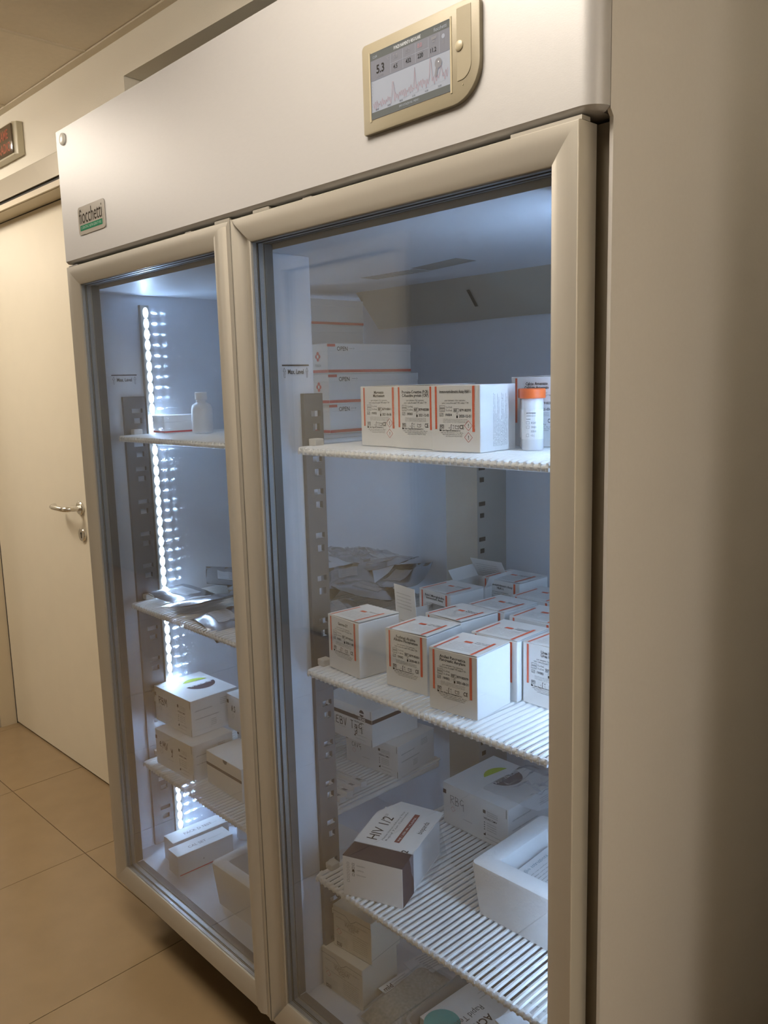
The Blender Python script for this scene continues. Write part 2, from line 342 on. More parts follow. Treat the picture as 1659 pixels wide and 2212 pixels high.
# warning sign above the door
su, sz0, sz1 = -.905, 2.236, 2.341
c, s_ = math.cos(TH), math.sin(TH)
sg = thing('warning_sign', 'ivory wall sign box with smoked face and orange red letters above the door', 'sign', (su * c - WV * s_, CO[1] + su * s_ + WV * c, sz0), TH)
obj('sign_housing', MB().prism([(-.30, 0), (0, 0), (-.0025, -.02), (-.012, -.024), (-.022, -.030), (-.278, -.030), (-.29, -.024), (-.298, -.02)], 0, sz1 - sz0, 'z'), SIGNB, sg, bevel=.003)
obj('sign_face', MB().box(-.282, -.018, -.0345, -.029, .006, sz1 - sz0 - .006), SIGNF, sg, bevel=.003, smooth=True)
mb = MB(); F = Face(mb, (-.282, -.0347, sz1 - sz0 - .006), (1, 0, 0), (0, 0, -1), (0, -1, 0), .264, .093)
F.text(.90, .46, .042, 'ESAME', 0, 'r', True, sx=.8); F.text(.95, .90, .042, 'RADIO', 0, 'r', True, sx=.8)
obj('sign_lettering', mb, SIGNT, sg)

# ---------------------------------------------------------------- the refrigerator
def rrect(x0, x1, z0, z1, rs, n=8):
    pts = []
    for (cx, cz, r, a0) in ((x0 + rs[0], z0 + rs[0], rs[0], 180), (x1 - rs[1], z0 + rs[1], rs[1], 270), (x1 - rs[2], z1 - rs[2], rs[2], 0), (x0 + rs[3], z1 - rs[3], rs[3], 90)):
        for i in range(n + 1): w = math.radians(a0 + 90 * i / n); pts.append((cx + r * math.cos(w), cz + r * math.sin(w)))
    return pts
FR = thing('medical_refrigerator', 'tall champagne grey two-door laboratory refrigerator with glass doors and lit interior', 'refrigerator', (0, 0, 0))
XL, XR, YB = -.03, 1.40, .745; ZF, ZC = .188, 1.697
# header panel, wrapped round the right corner
HB, HT = 1.757, 2.057
arc = [(1.46 - .026 + .026 * math.sin(a), .026 - .026 * math.cos(a)) for a in [math.pi / 2 * i / 8 for i in range(9)]]
def hp(z, inset): return [(x - (inset if x > 1.4 else 0), y + inset) for x, y in [(-.006, 0.0)] + arc]
mb = MB()
prof = [(-.006, .30), (-.006, 0.0)] + arc + [(1.46, .0265), (1.44, .0265), (1.44, .30)]
mb.prism(prof, HB + .006, HT, 'z')
low = [(-.006, .04), (-.006, .006)] + [(x - .006 * (i / 8), y + .006 * (1 - i / 8)) for i, (x, y) in enumerate(arc)] + [(1.454, .03), (1.42, .04)]
i0 = len(mb.v); ring_t = [(-.006, 0.0)] + arc; ring_b = [(-.006, .008)] + [(x - .008 * i / 8, y + .008 * (1 - i / 8)) for i, (x, y) in enumerate(arc)]
mb.v += [(x, y, HB + .006) for x, y in ring_t] + [(x * .4 + a * .6, y * .4 + b * .6, HB + .0012) for (x, y), (a, b) in zip(ring_t, ring_b)] + [(x, y, HB) for x, y in ring_b]
n = len(ring_t)
for r in range(2):
    for i in range(n - 1): mb.f.append((i0 + r * n + i, i0 + (r + 1) * n + i, i0 + (r + 1) * n + i + 1, i0 + r * n + i + 1)); mb.m.append(0)
mb.v += [(x, .05, HB) for x, y in ring_b]; j0 = i0 + 2 * n
for i in range(n - 1): mb.f.append((j0 + i, j0 + n + i, j0 + n + i + 1, j0 + i + 1)); mb.m.append(0)
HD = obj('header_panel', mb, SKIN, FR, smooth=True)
cap = obj('lock_cap', MB().lathe([(.0135, 0), (.0135, .003), (.011, .0045), (.002, .0045)], 28), MIRR, HD, loc=(.0323, 0, 2.0338), rot=(math.pi / 2, 0, 0), smooth=True)
bp = obj('brand_plate', MB().prism(rrect(0, .136, 0, .062, (.008, .008, .008, .008), 5), -.0020, 0, 'y'), BADGE, HD, loc=(.084, 0, 1.810), bevel=.0006)
mb = MB(); F = Face(mb, (.007, -.0021, .054), (1, 0, 0), (0, 0, -1), (0, -1, 0), .120, .046); F.off = .0002
F.text(.0, .64, .046, 'fiocchetti', 0, 'l', False, fit=.98)
F.rect(.02, .72, .98, .98, 1); F.text(.5, .91, .0088, 'SCIENTIFIC REFRIGERATORS', 2, 'c', fit=.88, e=.0003)
lt = obj('brand_lettering', mb, [BROWN, GREEN, GREENL], HD, loc=(.084, 0, 1.810))
# temperature display
x0, x1, z0, z1 = 1.077, 1.295, 1.808, 1.928
DP = obj('display_unit', MB().prism(rrect(x0, x1, z0, z1, (.003, .046, .012, .007)), -.007, .001, 'y'), BEZEL, FR, bevel=.0015, smooth=True)
sx0, sx1, sz0_, sz1_ = 1.0955, 1.2455, 1.8262, 1.9130
for a in (sx0 - .0035, sx1 + .0006): obj('screen_rim', MB().box(a, a + .0028, -.0078, -.005, sz0_ - .003, sz1_ + .002), BEZ2, DP)
sc_ = obj('screen', MB().box(sx0, sx1, -.0073, -.006, sz0_, sz1_), LCD, DP)
mb = MB(); F = Face(mb, (sx0, -.0074, sz1_), (1, 0, 0), (0, 0, -1), (0, -1, 0), .15, .0868); F.off = .0003
F.rect(0, 0, 1, .115, 1); F.rect(0, .115, 1, .42, 2); F.rect(0, .90, 1, 1, 1)
F.rect(0, 0, .006, 1, 1, e=.0002); F.rect(0, 0, 1, .012, 1, e=.0002)
for a in (.27, .43, .59, .75, .88): F.rect(a, .13, a + .003, .41, 3, e=.0002)
F.rect(.27, .27, .75, .275, 3, e=.0002)
F.text(.32, .09, .0062, 'FUNZIONAMENTO REGOLARE', 4, 'l', fit=.34, e=.0004); F.text(.82, .09, .0065, 'fiocchetti', 3, 'l', fit=.15, e=.0004); F.text(.03, .09, .005, '12:04', 3, e=.0004)
F.text(.08, .33, .0155, '5.3', 0, bold=True, e=.0004, sx=.9); F.text(.08, .39, .004, 'ALLARMI', 5, e=.0004); F.text(.22, .19, .005, '°C', 5, e=.0004)
for a, t1, t2 in ((.31, '5.8', '4.5'), (.47, '2.0', '432'), (.62, '8.0', '220'), (.77, '', '11.2')):
    if t1: F.text(a, .215, .0075, t1, 5 if t1 != '8.0' else 6, bold=True, e=.0004)
    F.text(a, .365, .0075, t2, 0, bold=True, e=.0004)
    F.text(a, .30, .0033, 'ENERGIA', 5, e=.0004, sx=.7)
F.rect(.79, .15, .85, .19, 5, e=.0003); F.rect(.80, .20, .83, .23, 5, e=.0003)
F.arc(.93, .20, .0028, 3, e=.0004); F.rect(.925, .23, .935, .30, 5, e=.0003)
rnd = random.Random(9); pts = []; x = .03
peaks = {.30: .55, .58: .47, .77: .44, .90: .60}
while x < .99:
    y = .82 - .25 * max(0, x - .0) * .35 + rnd.uniform(-.035, .035) + (.035 if len(pts) % 2 else -.045)
    for pk, pv in peaks.items():
        if abs(x - pk) < .012: y = pv
    pts.append((x, y)); x += .0125
F.line(pts, .0005, 6, e=.0004); F.line([(a, b + .015) for a, b in pts[::2]], .0003, 5, e=.00045)
F.line([(.03, .86), (.99, .80)], .0003, 3, e=.0004)
for i in range(6): F.text(.06 + .16 * i, .885, .0032, '%02d:00' % (4 * i), 0, e=.0004)
for i in range(9): F.text(.012, .47 + .05 * i, .003, str(16 - 2 * i), 5, e=.0004)
F.text(.5, .965, .0042, 'IMPOSTAZIONI  MENU', 3, 'c', e=.0004)
F.arc(.87, .545, .0062, 5, e=.0008); F.arc(.875, .53, .0009, 4, e=.001); F.line([(.85, .62), (.84, .70)], .004, 5, e=.0007)
obj('screen_graphics', mb, [LCDT, LCDD, LCDM, LCD, LCDW, mat('lcd_midtone', (.1, .1, .1), .3, emit=(.2, .2, .25), est=.3), LCDR], DP)
lid = rrect(1.2575, 1.2815, 1.8345, 1.921, (.001, .018, .001, .001))
obj('side_lid', MB().prism(lid, -.0078, -.006, 'y'), BEZEL, DP, bevel=.0006)
obj('lid_button', MB().lathe([(.0065, 0), (.0065, .001), (.005, .0022), (.001, .0026)], 24), BEZ2, DP, loc=(1.262, -.0077, 1.876), rot=(math.pi / 2, 0, 0), smooth=True)
obj('status_light', MB().lathe([(.0009, 0), (.0009, .0006)], 8), BEZ2, DP, loc=(1.267, -.0072, 1.829), rot=(math.pi / 2, 0, 0))
# body
obj('side_panel', MB().prism([(.0275, HB + .004), (.034, HB - .004), (.034, .278), (.80, .278), (.80, HT), (.0275, HT)], 1.455, 1.46, 'x'), SIDE, FR, label='flat right side panel')
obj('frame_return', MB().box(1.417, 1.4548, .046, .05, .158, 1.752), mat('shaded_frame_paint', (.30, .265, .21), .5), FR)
obj('body_wall', MB().box(1.402, 1.4548, .052, .80, .20, 1.74).box(1.402, 1.4548, .032, .80, HB + .001, HT - .001), SIDE, FR)
obj('side_panel', MB().box(-.055, XL - .002, .052, .80, .14, HB - .004), SIDE, FR, label='flat left side panel')
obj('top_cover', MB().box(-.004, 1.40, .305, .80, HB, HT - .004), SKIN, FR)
obj('rear_panel', MB().box(-.055, 1.458, YB + .012, .80, .14, HB - .004), SIDE, FR)
obj('undercarriage', MB().box(-.03, 1.40, .09, .78, .10, .176), DARK, FR)
for (a, b) in ((.05, .14), (1.33, .14), (.05, .70), (1.33, .70)):
    obj('foot', MB().lathe([(.03, 0), (.03, .015), (.012, .02), (.012, .102)], 16), STEEL, FR, loc=(a, b, 0), smooth=True)
# liner
obj('liner_floor', MB().box(XL, XR, .054, YB, ZF - .01, ZF), LINER, FR)
obj('liner_ceiling', MB().box(XL, XR, .054, YB, ZC, ZC + .012), LINER, FR)
obj('liner_wall', MB().box(XL - .0015, XL, .054, YB, ZF, ZC), LINER, FR, label='inner left wall')
obj('liner_wall', MB().box(XR, XR + .0015, .054, YB, ZF, ZC), LINER, FR, label='inner right wall')
obj('liner_back', MB().box(XL, XR, YB, YB + .01, ZF - .01, ZC + .01), LINER, FR)
obj('front_frame', MB().box(-.055, 1.417, .036, .056, ZC + .012, 1.752).box(-.055, 1.417, .036, .056, .150, ZF - .01).box(-.055, XL - .0015, .036, .052, ZF - .01, ZC + .012).box(XR + .0015, 1.417, .036, .056, ZF - .01, ZC + .012), GASKET, FR)
dv = obj('divider_post', MB().box(.672, .735, .056, .156, ZF, ZC), LINER, FR, bevel=.003)
rp = obj('rear_post', MB().box(.634, .735, .636, YB, ZF, 1.333), REAR, FR)
for z in [1.2502 + .0864 * k for k in range(-11, 1)]:
    obj('shelf_slot', MB().box(.7352, .7362, .642, .664, z - .005, z + .005), DARK, rp); obj('shelf_slot', MB().box(.7352, .7362, .646, .660, z - .034, z - .023), DARK, rp)
def sticker(parent, x, y0, y1, z):
    mb = MB(); F = Face(mb, (x, y0, z + .004), (0, 1, 0), (0, 0, -1), (1, 0, 0), y1 - y0, .03); F.off = .0008
    F.rect(0, 0, 1, .09, 0); F.text(.5, .58, .0125, 'Max. Level', 0, 'c', True, fit=.60)
    for a in (.08, .92):
        F.line([(a - .045, .42), (a, .2), (a + .045, .42), (a + .02, .42), (a + .02, .8), (a - .02, .8), (a - .02, .42), (a - .045, .42)], .0006, 0)
    return obj('fill_line_sticker', mb, INK, parent)
sticker(dv, .735, .080, .1435, 1.491); sticker(FR, XL, .103, .173, 1.491)
# slotted pilasters: the face is cut into cells so that each slot is a real hole
def pilaster(x, y0, y1, z0, z1, zs):
    W = y1 - y0; fl_ = .012; mb = MB(); t = .0012; h_ = .010
    mb.box(x, x + h_, y0, y0 + t, z0, z1); mb.box(x, x + h_, y1 - t, y1, z0, z1)
    sl = []
    for z in zs:
        for (zz, a, b, hh) in ((z, .36, .86, .011), (z - .026, .44, .80, .0135)):
            if z0 + .01 < zz - hh / 2 and zz + hh / 2 < z1 - .01: sl.append((zz - hh / 2, zz + hh / 2, y0 + a * W, y0 + b * W))
    sl.sort(); zc = z0
    for (a, b, ya, yb) in sl:
        mb.box(x + h_ - t, x + h_, y0 + t, y1 - t, zc, a); mb.box(x + h_ - t, x + h_, y0 + t, ya, a, b); mb.box(x + h_ - t, x + h_, yb, y1 - t, a, b)
        mb.box(x + .001, x + h_ - t, yb - .0003, yb, a, b); zc = b
    mb.box(x + h_ - t, x + h_, y0 + t, y1 - t, zc, z1); mb.box(x, x + h_, y0, y1, z1 - t, z1)
    return mb
zs = [1.4012] + [1.2487 + .0871 * k for k in range(-13, 1)] + [1.3131]
obj('pilaster', pilaster(.735, .121, .167, ZF + .002, 1.440, zs), STEEL, FR, label='slotted steel strip on the divider post')
obj('pilaster', pilaster(XL, .126, .186, ZF + .002, 1.438, zs), STEEL, FR, label='slotted steel strip on the left wall')
# LED strips at both inner sides
led = MB(); led0 = None
led.prism([(.0070 * math.cos(a), .0136 * math.sin(a)) for a in [math.pi / 8 * i for i in range(16)]], 0, .0016, 'x', m=1)
led.prism([(.0032 * math.cos(a), .0036 * math.sin(a)) for a in [math.pi / 4 * i for i in range(8)]], .0016, .0021, 'x', m=0)
for sgn, x, y, lab in ((1, XL, .208, 'left light strip'), (-1, XR, .208, 'right light strip')):
    mb = MB(); a, b = (x, x + .004 * sgn); a, b = min(a, b), max(a, b)
    mb.box(a, b, y - .014, y + .010, ZF + .004, 1.672)
    e = x + .012 * sgn; p, q = min(x, e), max(x, e); mb.box(p, q, y - .018, y - .0165, ZF + .004, 1.672)
    ls = obj('light_strip', mb, REAR, FR, label=lab)
    for k in range(53):
        z = 1.6533 - .0276 * k
        if z < ZF + .02: break
        lx = x + .0041 * sgn
        if led0 is None: o = led0 = obj('light_diode', led, [LEDM, HALOM], ls, loc=(lx, y, z))
        else: o = share(led0, ls, (lx if sgn > 0 else XR - .0041, y, z), (0, 0, 0 if sgn > 0 else math.pi))
# fan cover and ceiling vents
mb = MB(); mb.prism([(.655, ZC), (YB, ZC), (YB, 1.603), (.735, 1.603)], .30, XR - .01, 'x')
fc = obj('fan_cover', mb, FANP, FR)
obj('cover_slot', MB().box(-.0045, .0045, -.0004, .0, -.024, .024), DARK, fc, loc=(.6318 + .045, .6925, 1.651), rot=(math.radians(40.3), 0, 0))
mb = MB()
for i in range(11): mb.box(.545 + .016 * i, .555 + .016 * i, .455, .505, ZC - .0008, ZC)
for i in range(28): mb.box(.725 + .0055 * i, .7275 + .0055 * i, .44 - .001 * i, .50 - .001 * i, ZC - .0008, ZC)
obj('ceiling_vents', mb, REAR, FR)
# glass doors
def rail_prof(w, d0, d1):   # from outer ridge to the glass edge, in (inward, y)
    return [(0, .034), (0, -.001), (.0015, -.003), (.010, -.0035), (.020, -.0018), (.030, .001), (w - .001, d0), (w, d0 + .001), (w, d1)]
def glass_door(X0, X1, Z0, Z1, wl, wr, wt, wb, handle, hinge_lab):
    R = lambda w: [(0, .034), (0, -.001), (.0015, -.003), (.010 / .043 * w, -.0033), (.020 / .043 * w, -.0018), (.032 / .043 * w, .001), (w - .001, .004), (w, .005), (w, .034)]
    HL = [(0, .034), (0, -.005), (.002, -.006), (.010, -.006), (.012, -.012), (.016, -.018), (.022, -.0205), (.030, -.020), (.036, -.016), (.042, -.007), (.045, .003), (.046, .006), (.046, .034)]   # bulged grip
    HR = [(0, .034), (0, -.004), (.0015, -.0055), (.003, -.005), (.008, .004), (.018, .010), (.028, .010), (.036, .006), (wl - .002, .0035), (wl, .005), (wl, .034)]                         # hollow grip
    pl = HR if handle == 'left' else R(wl); pr = HL if handle == 'right' else R(wr)
    pt = R(wt); pb = R(wb)
    root = obj('glass_door', _stile(X0, Z0, Z1, pl, wl, wt, wb, 1), FRAME, FR, smooth=True, label=hinge_lab)
    obj('door_stile', _stile(X1, Z0, Z1, pr, wr, wt, wb, -1), FRAME, root, smooth=True)
    obj('door_rail', _rail(Z1, X0, X1, pt, wl, wr, wt, -1), FRAME, root, smooth=True)
    obj('door_rail', _rail(Z0, X0, X1, pb, wl, wr, wb, 1), FRAME, root, smooth=True)
    gx0, gx1, gz0, gz1 = X0 + wl, X1 - wr, Z0 + wb, Z1 - wt
    for y in (.0055, .0165, .0295):
        obj('glass_pane', MB().box(gx0 - .004, gx1 + .004, y, y + .0025, gz0 - .004, gz1 + .004), GLASS, root)
    def ring(y0, y1, i0, i1, name, m_):
        mb = MB()
        mb.box(gx0 + i0, gx0 + i1, y0, y1, gz0, gz1); mb.box(gx1 - i1, gx1 - i0, y0, y1, gz0, gz1)
        mb.box(gx0 + i1, gx1 - i1, y0, y1, gz1 - i1, gz1 - i0); mb.box(gx0 + i1, gx1 - i1, y0, y1, gz0 + i0, gz0 + i1)
        return obj(name, mb, m_, root)
    ring(.0086, .0158, 0, .0015, 'spacer_bar', SPACER); ring(.0198, .0288, 0, .0015, 'spacer_bar', SPACER)
    ring(.0158, .0164, 0, .0022, 'spacer_seal', SEAL); ring(.0192, .0198, 0, .0022, 'spacer_seal', SEAL)
    ring(.0325, .0360, -.02, .002, 'door_backing', GASKET); ring(.0360, .0530, -.016, -.002, 'door_gasket', GASKET)
    return root
def _stile(X, Z0, Z1, prof, w, wt, wb, s):
    mb = MB(); n = len(prof); k = prof[-1][0]
    def zt(a): return Z1 - wt * (a / w)
    def zb(a): return Z0 + wb * (a / w)
    mb.v = [(X + s * a, y, zb(a)) for a, y in prof] + [(X + s * a, y, zt(a)) for a, y in prof]
    for i in range(n - 1): f = (i, i + 1, n + i + 1, n + i); mb.f.append(f if s < 0 else f[::-1]); mb.m.append(0)
    mb.f += [tuple(range(n)), tuple(range(2 * n - 1, n - 1, -1))]; mb.m += [0, 0]
    mb.f.append((n - 1, 0, n, 2 * n - 1)); mb.m.append(0)
    return mb
def _rail(Z, X0, X1, prof, wl, wr, w, s):
    mb = MB(); n = len(prof)
    mb.v = [(X0 + wl * (a / w), y, Z + s * a) for a, y in prof] + [(X1 - wr * (a / w), y, Z + s * a) for a, y in prof]
    for i in range(n - 1): mb.f.append((i, i + 1, n + i + 1, n + i)); mb.m.append(0)
    mb.f += [tuple(range(n)), tuple(range(2 * n - 1, n - 1, -1))]; mb.m += [0, 0]
    mb.f.append((n - 1, 0, n, 2 * n - 1)); mb.m.append(0)
    return mb
glass_door(0, .7135, .158, 1.749, .050, .046, .043, .050, 'right', 'left glass door frame')
glass_door(.7155, 1.438, .158, 1.749, .046, .043, .043, .062, 'left', 'right glass door frame')
for a, b in ((.650, .699), (.773, .820)): obj('door_stop', MB().box(a, b, .004, .03, 1.7495, 1.7562), WOODT, FR, bevel=.0015)
for a, b in ((.548, .570), (.917, .940)): obj('switch_plate', MB().box(a, b, .002, .012, 1.7495, 1.7515), WOODT, FR)
obj('hinge_plate', MB().box(1.335, 1.438, .003, .020, 1.7495, 1.7545), FRAME, FR); obj('hinge_plate', MB().box(.0, .05, .003, .020, 1.7495, 1.7525), STEEL, FR)

# ---------------------------------------------------------------- wire shelves
wire = MB(); wire.tube([(0, -.0045, -.010), (0, -.0052, -.005), (0, -.003, -.0005), (0, .002, .0005), (0, .30, .0005), (0, .565, .0005)], [.0028] + [.0037] * 5, 6)
wire0 = None
def shelf(xa, xb, z, label, npitch=43):
    global wire0
    S = thing('wire_shelf', label, 'shelf', (xa, .104, z - .004), 0, 'white wire shelves of the refrigerator')
    w = xb - xa; r = .022
    path = [(r, 0, -.006)] + [(w - r, 0, -.006)] + [(w - r + r * math.sin(a), r - r * math.cos(a), -.006) for a in (.4, .8, 1.2, 1.57)] + [(w, .545, -.006)] + [(w - r, .567, -.006), (r, .567, -.006), (0, .545, -.006)] + [(r - r * math.sin(a), r - r * math.cos(a), -.006) for a in (1.57, 1.2, .8, .4)] + [(r, 0, -.006)]
    obj('shelf_rim', MB().tube(path, .0060, 10, cap=False), COATED, S, smooth=True)
    for y in (.215, .40): obj('cross_bar', MB().tube([(.002, y, -.0075), (w - .002, y, -.0075)], .0045, 8), COATED, S, smooth=True)
    p = (w - .02) / npitch
    for i in range(npitch + 1):
        x = .010 + p * i
        if wire0 is None: wire0 = obj('shelf_wire', wire, COATED, S, loc=(x, 0, 0), smooth=True)
        else: share(wire0, S, (x, 0, 0))
    return S
SH = {'r1': (.743, 1.333, 1.341), 'r2': (.743, 1.333, .900), 'r3': (.743, 1.333, .457), 'l1': (-.008, .577, 1.341), 'l2': (-.008, .577, .900), 'l3': (-.008, .577, .457)}
LB = {'r1': 'top wire shelf behind the right door, carrying four reagent boxes', 'r2': 'middle wire shelf behind the right door, crowded with orange striped boxes', 'r3': 'lowest wire shelf behind the right door, with the foam tray on it',
      'l1': 'top wire shelf behind the left door', 'l2': 'middle wire shelf behind the left door, carrying foil pouches', 'l3': 'lowest wire shelf behind the left door, carrying white kit boxes'}
for k, (a, b, z) in SH.items():
    shelf(a, b, z, LB[k])
for z in (1.341, .900, .457):
    for x, y in ((.7455, .118), (.7455, .14)):
        pass
    obj('shelf_clip', MB().box(.7452, .766, .128, .150, z - .001, z + .013), CLIP, FR, bevel=.002)
    obj('shelf_clip', MB().box(XL + .010, XL + .03, .140, .164, z - .001, z + .013), CLIP, FR, bevel=.002)
    obj('shelf_clip', MB().box(.7362, .752, .640, .665, z - .016, z - .008), CLIP, FR)
T1, T2, T3 = 1.3415, .9005, .4575

# ---------------------------------------------------------------- orange striped reagent boxes
def reagent(label, x, y, yaw, z, title, ref, lot, date, haz=0, w=.100, d=.100, h=.110, lidtilt=.7, vtext=False, danger=False, open_=False, group='orange striped reagent boxes'):
    T = thing('reagent_box', label, 'box', (x, y, z), math.radians(yaw), group)
    body = MB().box(0, w, 0, d, 0, h - .0016)
    obj('carton', body, CARD, T, bevel=.0009, seg=1)
    if not open_:
        lidm = MB().box(0.0006, w - .0002, .0004, d, 0, .0009)
        obj('lid', lidm, CARD, T, loc=(0, 0, h - .0016), rot=(0, -math.radians(lidtilt), 0))
        sl = math.sin(math.radians(lidtilt))
    else: sl = 0
    ink = MB(); F = front(ink, w, h - .002); Fh = .107
    st = [(.085, .125), (.845, .895)]
    if len(title) > 1 and len(title[0]) > 0:
        ty = .115
        for t in title:
            F.text(.5, ty, .0074, t, 0, 'c', True, sx=min(.92, .64 / max(.01, tmesh(t, True)[2] * .0074 / w))); ty += .055
    else: F.text(.5, .13, .0076, title[0], 0, 'c', True, sx=.85); ty = .18
    F.text(.5, ty + .012, .0042, 'per sistemi / for systems', 0, 'c', fit=.42); F.text(.5, ty + .052, .0042, 'serie / series KonelabT TM, IndikoT TM', 0, 'c', fit=.54)
    b = ty + .075
    F.frame(.18, b, .29, b + .045, 0, .0004); F.frame(.18, b + .05, .29, b + .095, 0, .0004); F.tiny(.19, b + .035, .0028, .09, 1); F.tiny(.19, b + .085, .0028, .09, 2)
    F.text(.31, b + .038, .0042, '5 x 4 mL'); F.text(.31, b + .088, .0042, '3 x 8 mL')
    F.frame(.47, b + .045, .575, b + .10, 0, .0005); F.text(.48, b + .088, .0050, 'REF', 0, bold=True, sx=.8); F.text(.59, b + .088, .0056, ref, 0, bold=True, fit=.23)
    F.frame(.18, b + .115, .255, b + .165, 0, .0004); F.text(.19, b + .155, .0045, 'LOT', sx=.7); F.text(.29, b + .16, .0058, lot, 0, bold=True)
    F.frame(.525, b + .115, .555, b + .19, 0, .0004); F.rect(.528, b + .15, .552, b + .188, 0); F.text(.58, b + .178, .0062, date, 0, bold=True, fit=.24)
    for i in range(3): F.tiny(.5, b + .215 + .022 * i, .0024, .50, 5 + i, 1, 'c')
    k = b + .29
    F.frame(.18, k, .265, k + .06, 0, .0005); F.text(.19, k + .046, .0058, 'IVD', bold=True, sx=.7)
    F.line([(.40, k + .075), (.415, k + .07), (.415, k), (.43, k)], .0008, 0); F.text(.36, k + .06, .0036, '+2'); F.text(.44, k + .025, .0036, '+8'); F.text(.445, k + .065, .0034, '°C')
    bk = .50 if haz else .55; F.line([(bk + a, k + c) for a, c in ((0, .012), (.04, .02), (.08, .012), (.08, .055), (.04, .063), (0, .055), (0, .012))], .0006, 0); F.text(bk + .05, k + .05, .005, 'i', bold=True)
    F.text(.59 if haz else .72, k + .062, .0095, 'CE', 0, bold=True, sx=.75)
    F.rect(.175, k + .078, .215, k + .10, 0); F.rect(.175, k + .065, .187, k + .08, 0); F.rect(.197, k + .07, .207, k + .08, 0)
    F.text(.23, k + .10, .0040, 'Sclavo Diagnostics International S.r.l.', 0, bold=True, fit=.38 if haz else .46)
    for i in range(3): F.tiny((.20, .24, .30)[i], k + .13 + .026 * i, .0029, (.46, .40, .34)[i] if haz else (.58, .52, .44)[i], 15 + i, 0)
    if haz:
        for i in range(haz):
            yy = (.60, .775)[i]; F.diamond(.765, yy, .0080, 2, .0006); F.text(.765, yy + .028, .0085, '!', 0, 'c', True)
    obj('label_print', ink, [INK, INKG, REDI], T)
    for i, (a, b_) in enumerate(st):
        m_ = MB(); Fs = front(m_, w, h - .002); Fs.off = .0005; Fs.rect(a, .012, b_, .66 + (.03 if i else 0), 0)
        if danger and i == 1: Fs2 = Face(m_, Fs.p(.89, .64), (0, 0, 1), (-1, 0, 0), (0, -1, 0), .05, .006); Fs2.off = .0003; Fs2.text(0, .0, .006, 'DANGER/PERICOLO', 1, fit=.9)
        obj('front_stripe', m_, [ORANGE, WHITE], T)
    if not open_:
        pm = MB(); Ft = topf(pm, w, d, h - .0006); Ft.d = Vector((0, -1, 0)); Ft.u = Vector((math.cos(math.radians(lidtilt)), 0, sl)); Ft.off = .0005
        Ft.rect(.36, .40, .52, .48, 1); Ft.rect(.18, .14 + .2, .36, .46, 1) if False else None
        Ft.text(.56, .40, .0056, title[0], 0, bold=True, fit=.28)
        if len(title) > 1: Ft.text(.56, .46, .0056, title[1], 0, bold=True, fit=.28)
        for i in range(6): Ft.tiny(.20 + .02 * (i % 2), .56 + .065 * i, .0036, .28 + .03 * (i % 3), 40 + i, 2); Ft.tiny(.55, .56 + .065 * i, .0038, .24, 60 + i, 0)
        obj('lid_print', pm, [INK, ORANGE, INKG], T)
        for a, b_ in st:
            m_ = MB(); Ft2 = topf(m_, w, d, h - .0006); Ft2.u = Ft.u; Ft2.off = .0006; Ft2.rect(a, .27, b_, .995, 0); obj('lid_stripe', m_, ORANGE, T)
    if vtext:
        vm = MB(); Fr = Face(vm, (w, .34 * d, .008), (0, 0, 1), (0, 1, 0), (1, 0, 0), .088, .045)
        for i in range(11): Fr.tiny(0, .06 + .085 * i, .0034, (.98, .95, .6, .97, .9, .5)[i % 6], 80 + i, 0)
        obj('side_print', vm, INK, T)
    return T
g1 = 'orange striped reagent boxes'
reagent('reagent box labelled Magnesium, leftmost of the row on the top shelf', .846, .176, .5, T1, ['Magnesio', 'Magnesium'], 'B79182811', '19/002', '2021-06-06', 2, danger=True)
reagent('reagent box labelled C-Reactive protein, between Magnesium and HbA1c on the top shelf', .9485, .166, .5, T1, ['Proteina-C-reattiva (PCR)', 'C-Reactive protein (CRP)'], 'B79182288', '19/003', '2021-12-03')
reagent('reagent box labelled HbA1c with fine vertical print on its lit right side', 1.052, .150, 4.5, T1, ['Immunoturbidimetric Assay HbA1c', ''], 'B79182593', '19/004', '2020-12-01', 2, vtext=True, danger=True, lidtilt=-1.2)
reagent('reagent box labelled Calcium behind the orange capped vials', 1.098, .305, 2, T1, ['Calcio Arsenazo', 'Calcium Arsenazo'], 'B79182201', '19/002', '2021-03-03', h=.120, w=.105)
reagent('reagent box labelled Gamma-GT, leftmost front box on the middle shelf', .773, .137, -4, T2, ['Gamma-GT'], 'B79182265', '19/001', '2020-11-08', lidtilt=1.6)
reagent('reagent box labelled Alkaline Phosphatase, second front box on the middle shelf', .927, .148, 4, T2, ['Fosfatasi Alcalina', 'Alkaline Phosphatase'], 'B79182051', '19/002', '2020-08-31', lidtilt=1.3)
reagent('reagent box labelled Pancreatic Amylase, frontmost on the middle shelf', 1.063, .122, 6, T2, ['Amilasi Pancreatica', 'Pancreatic Amylase'], 'B79182079', '19/002', '2021-08-31', lidtilt=.9)
reagent('reagent box labelled Triglycerides half hidden behind Pancreatic Amylase', 1.060, .236, 3, T2, ['Trigliceridi', 'Triglycerides'], 'B79182301', '19/005', '2021-04-30', danger=True)
reagent('reagent box cut off by the right door frame beside Triglycerides', 1.1635, .2525, 0, T2, ['Urea UV', 'Urea UV'], 'B79182310', '19/002', '2021-02-28', lidtilt=1.2)
reagent('reagent box labelled Urea lying in the second row behind Alkaline Phosphatase', .912, .270, -4, T2, ['Urea', 'Urea'], 'B79182410', '19/002', '2021-02-28', lidtilt=1.6)
reagent('reagent box in the third row between Urea and Ferro', .930, .374, -3, T2, ['Glucosio', 'Glucose'], 'B79182151', '19/003', '2021-05-31')
reagent('reagent box labelled Iron Ferene with a torn lid edge, at the right door frame', 1.047, .362, 2, T2, ['Ferro Ferene', 'Iron Ferene'], 'B79182288', '19/003', '2021-05-31')
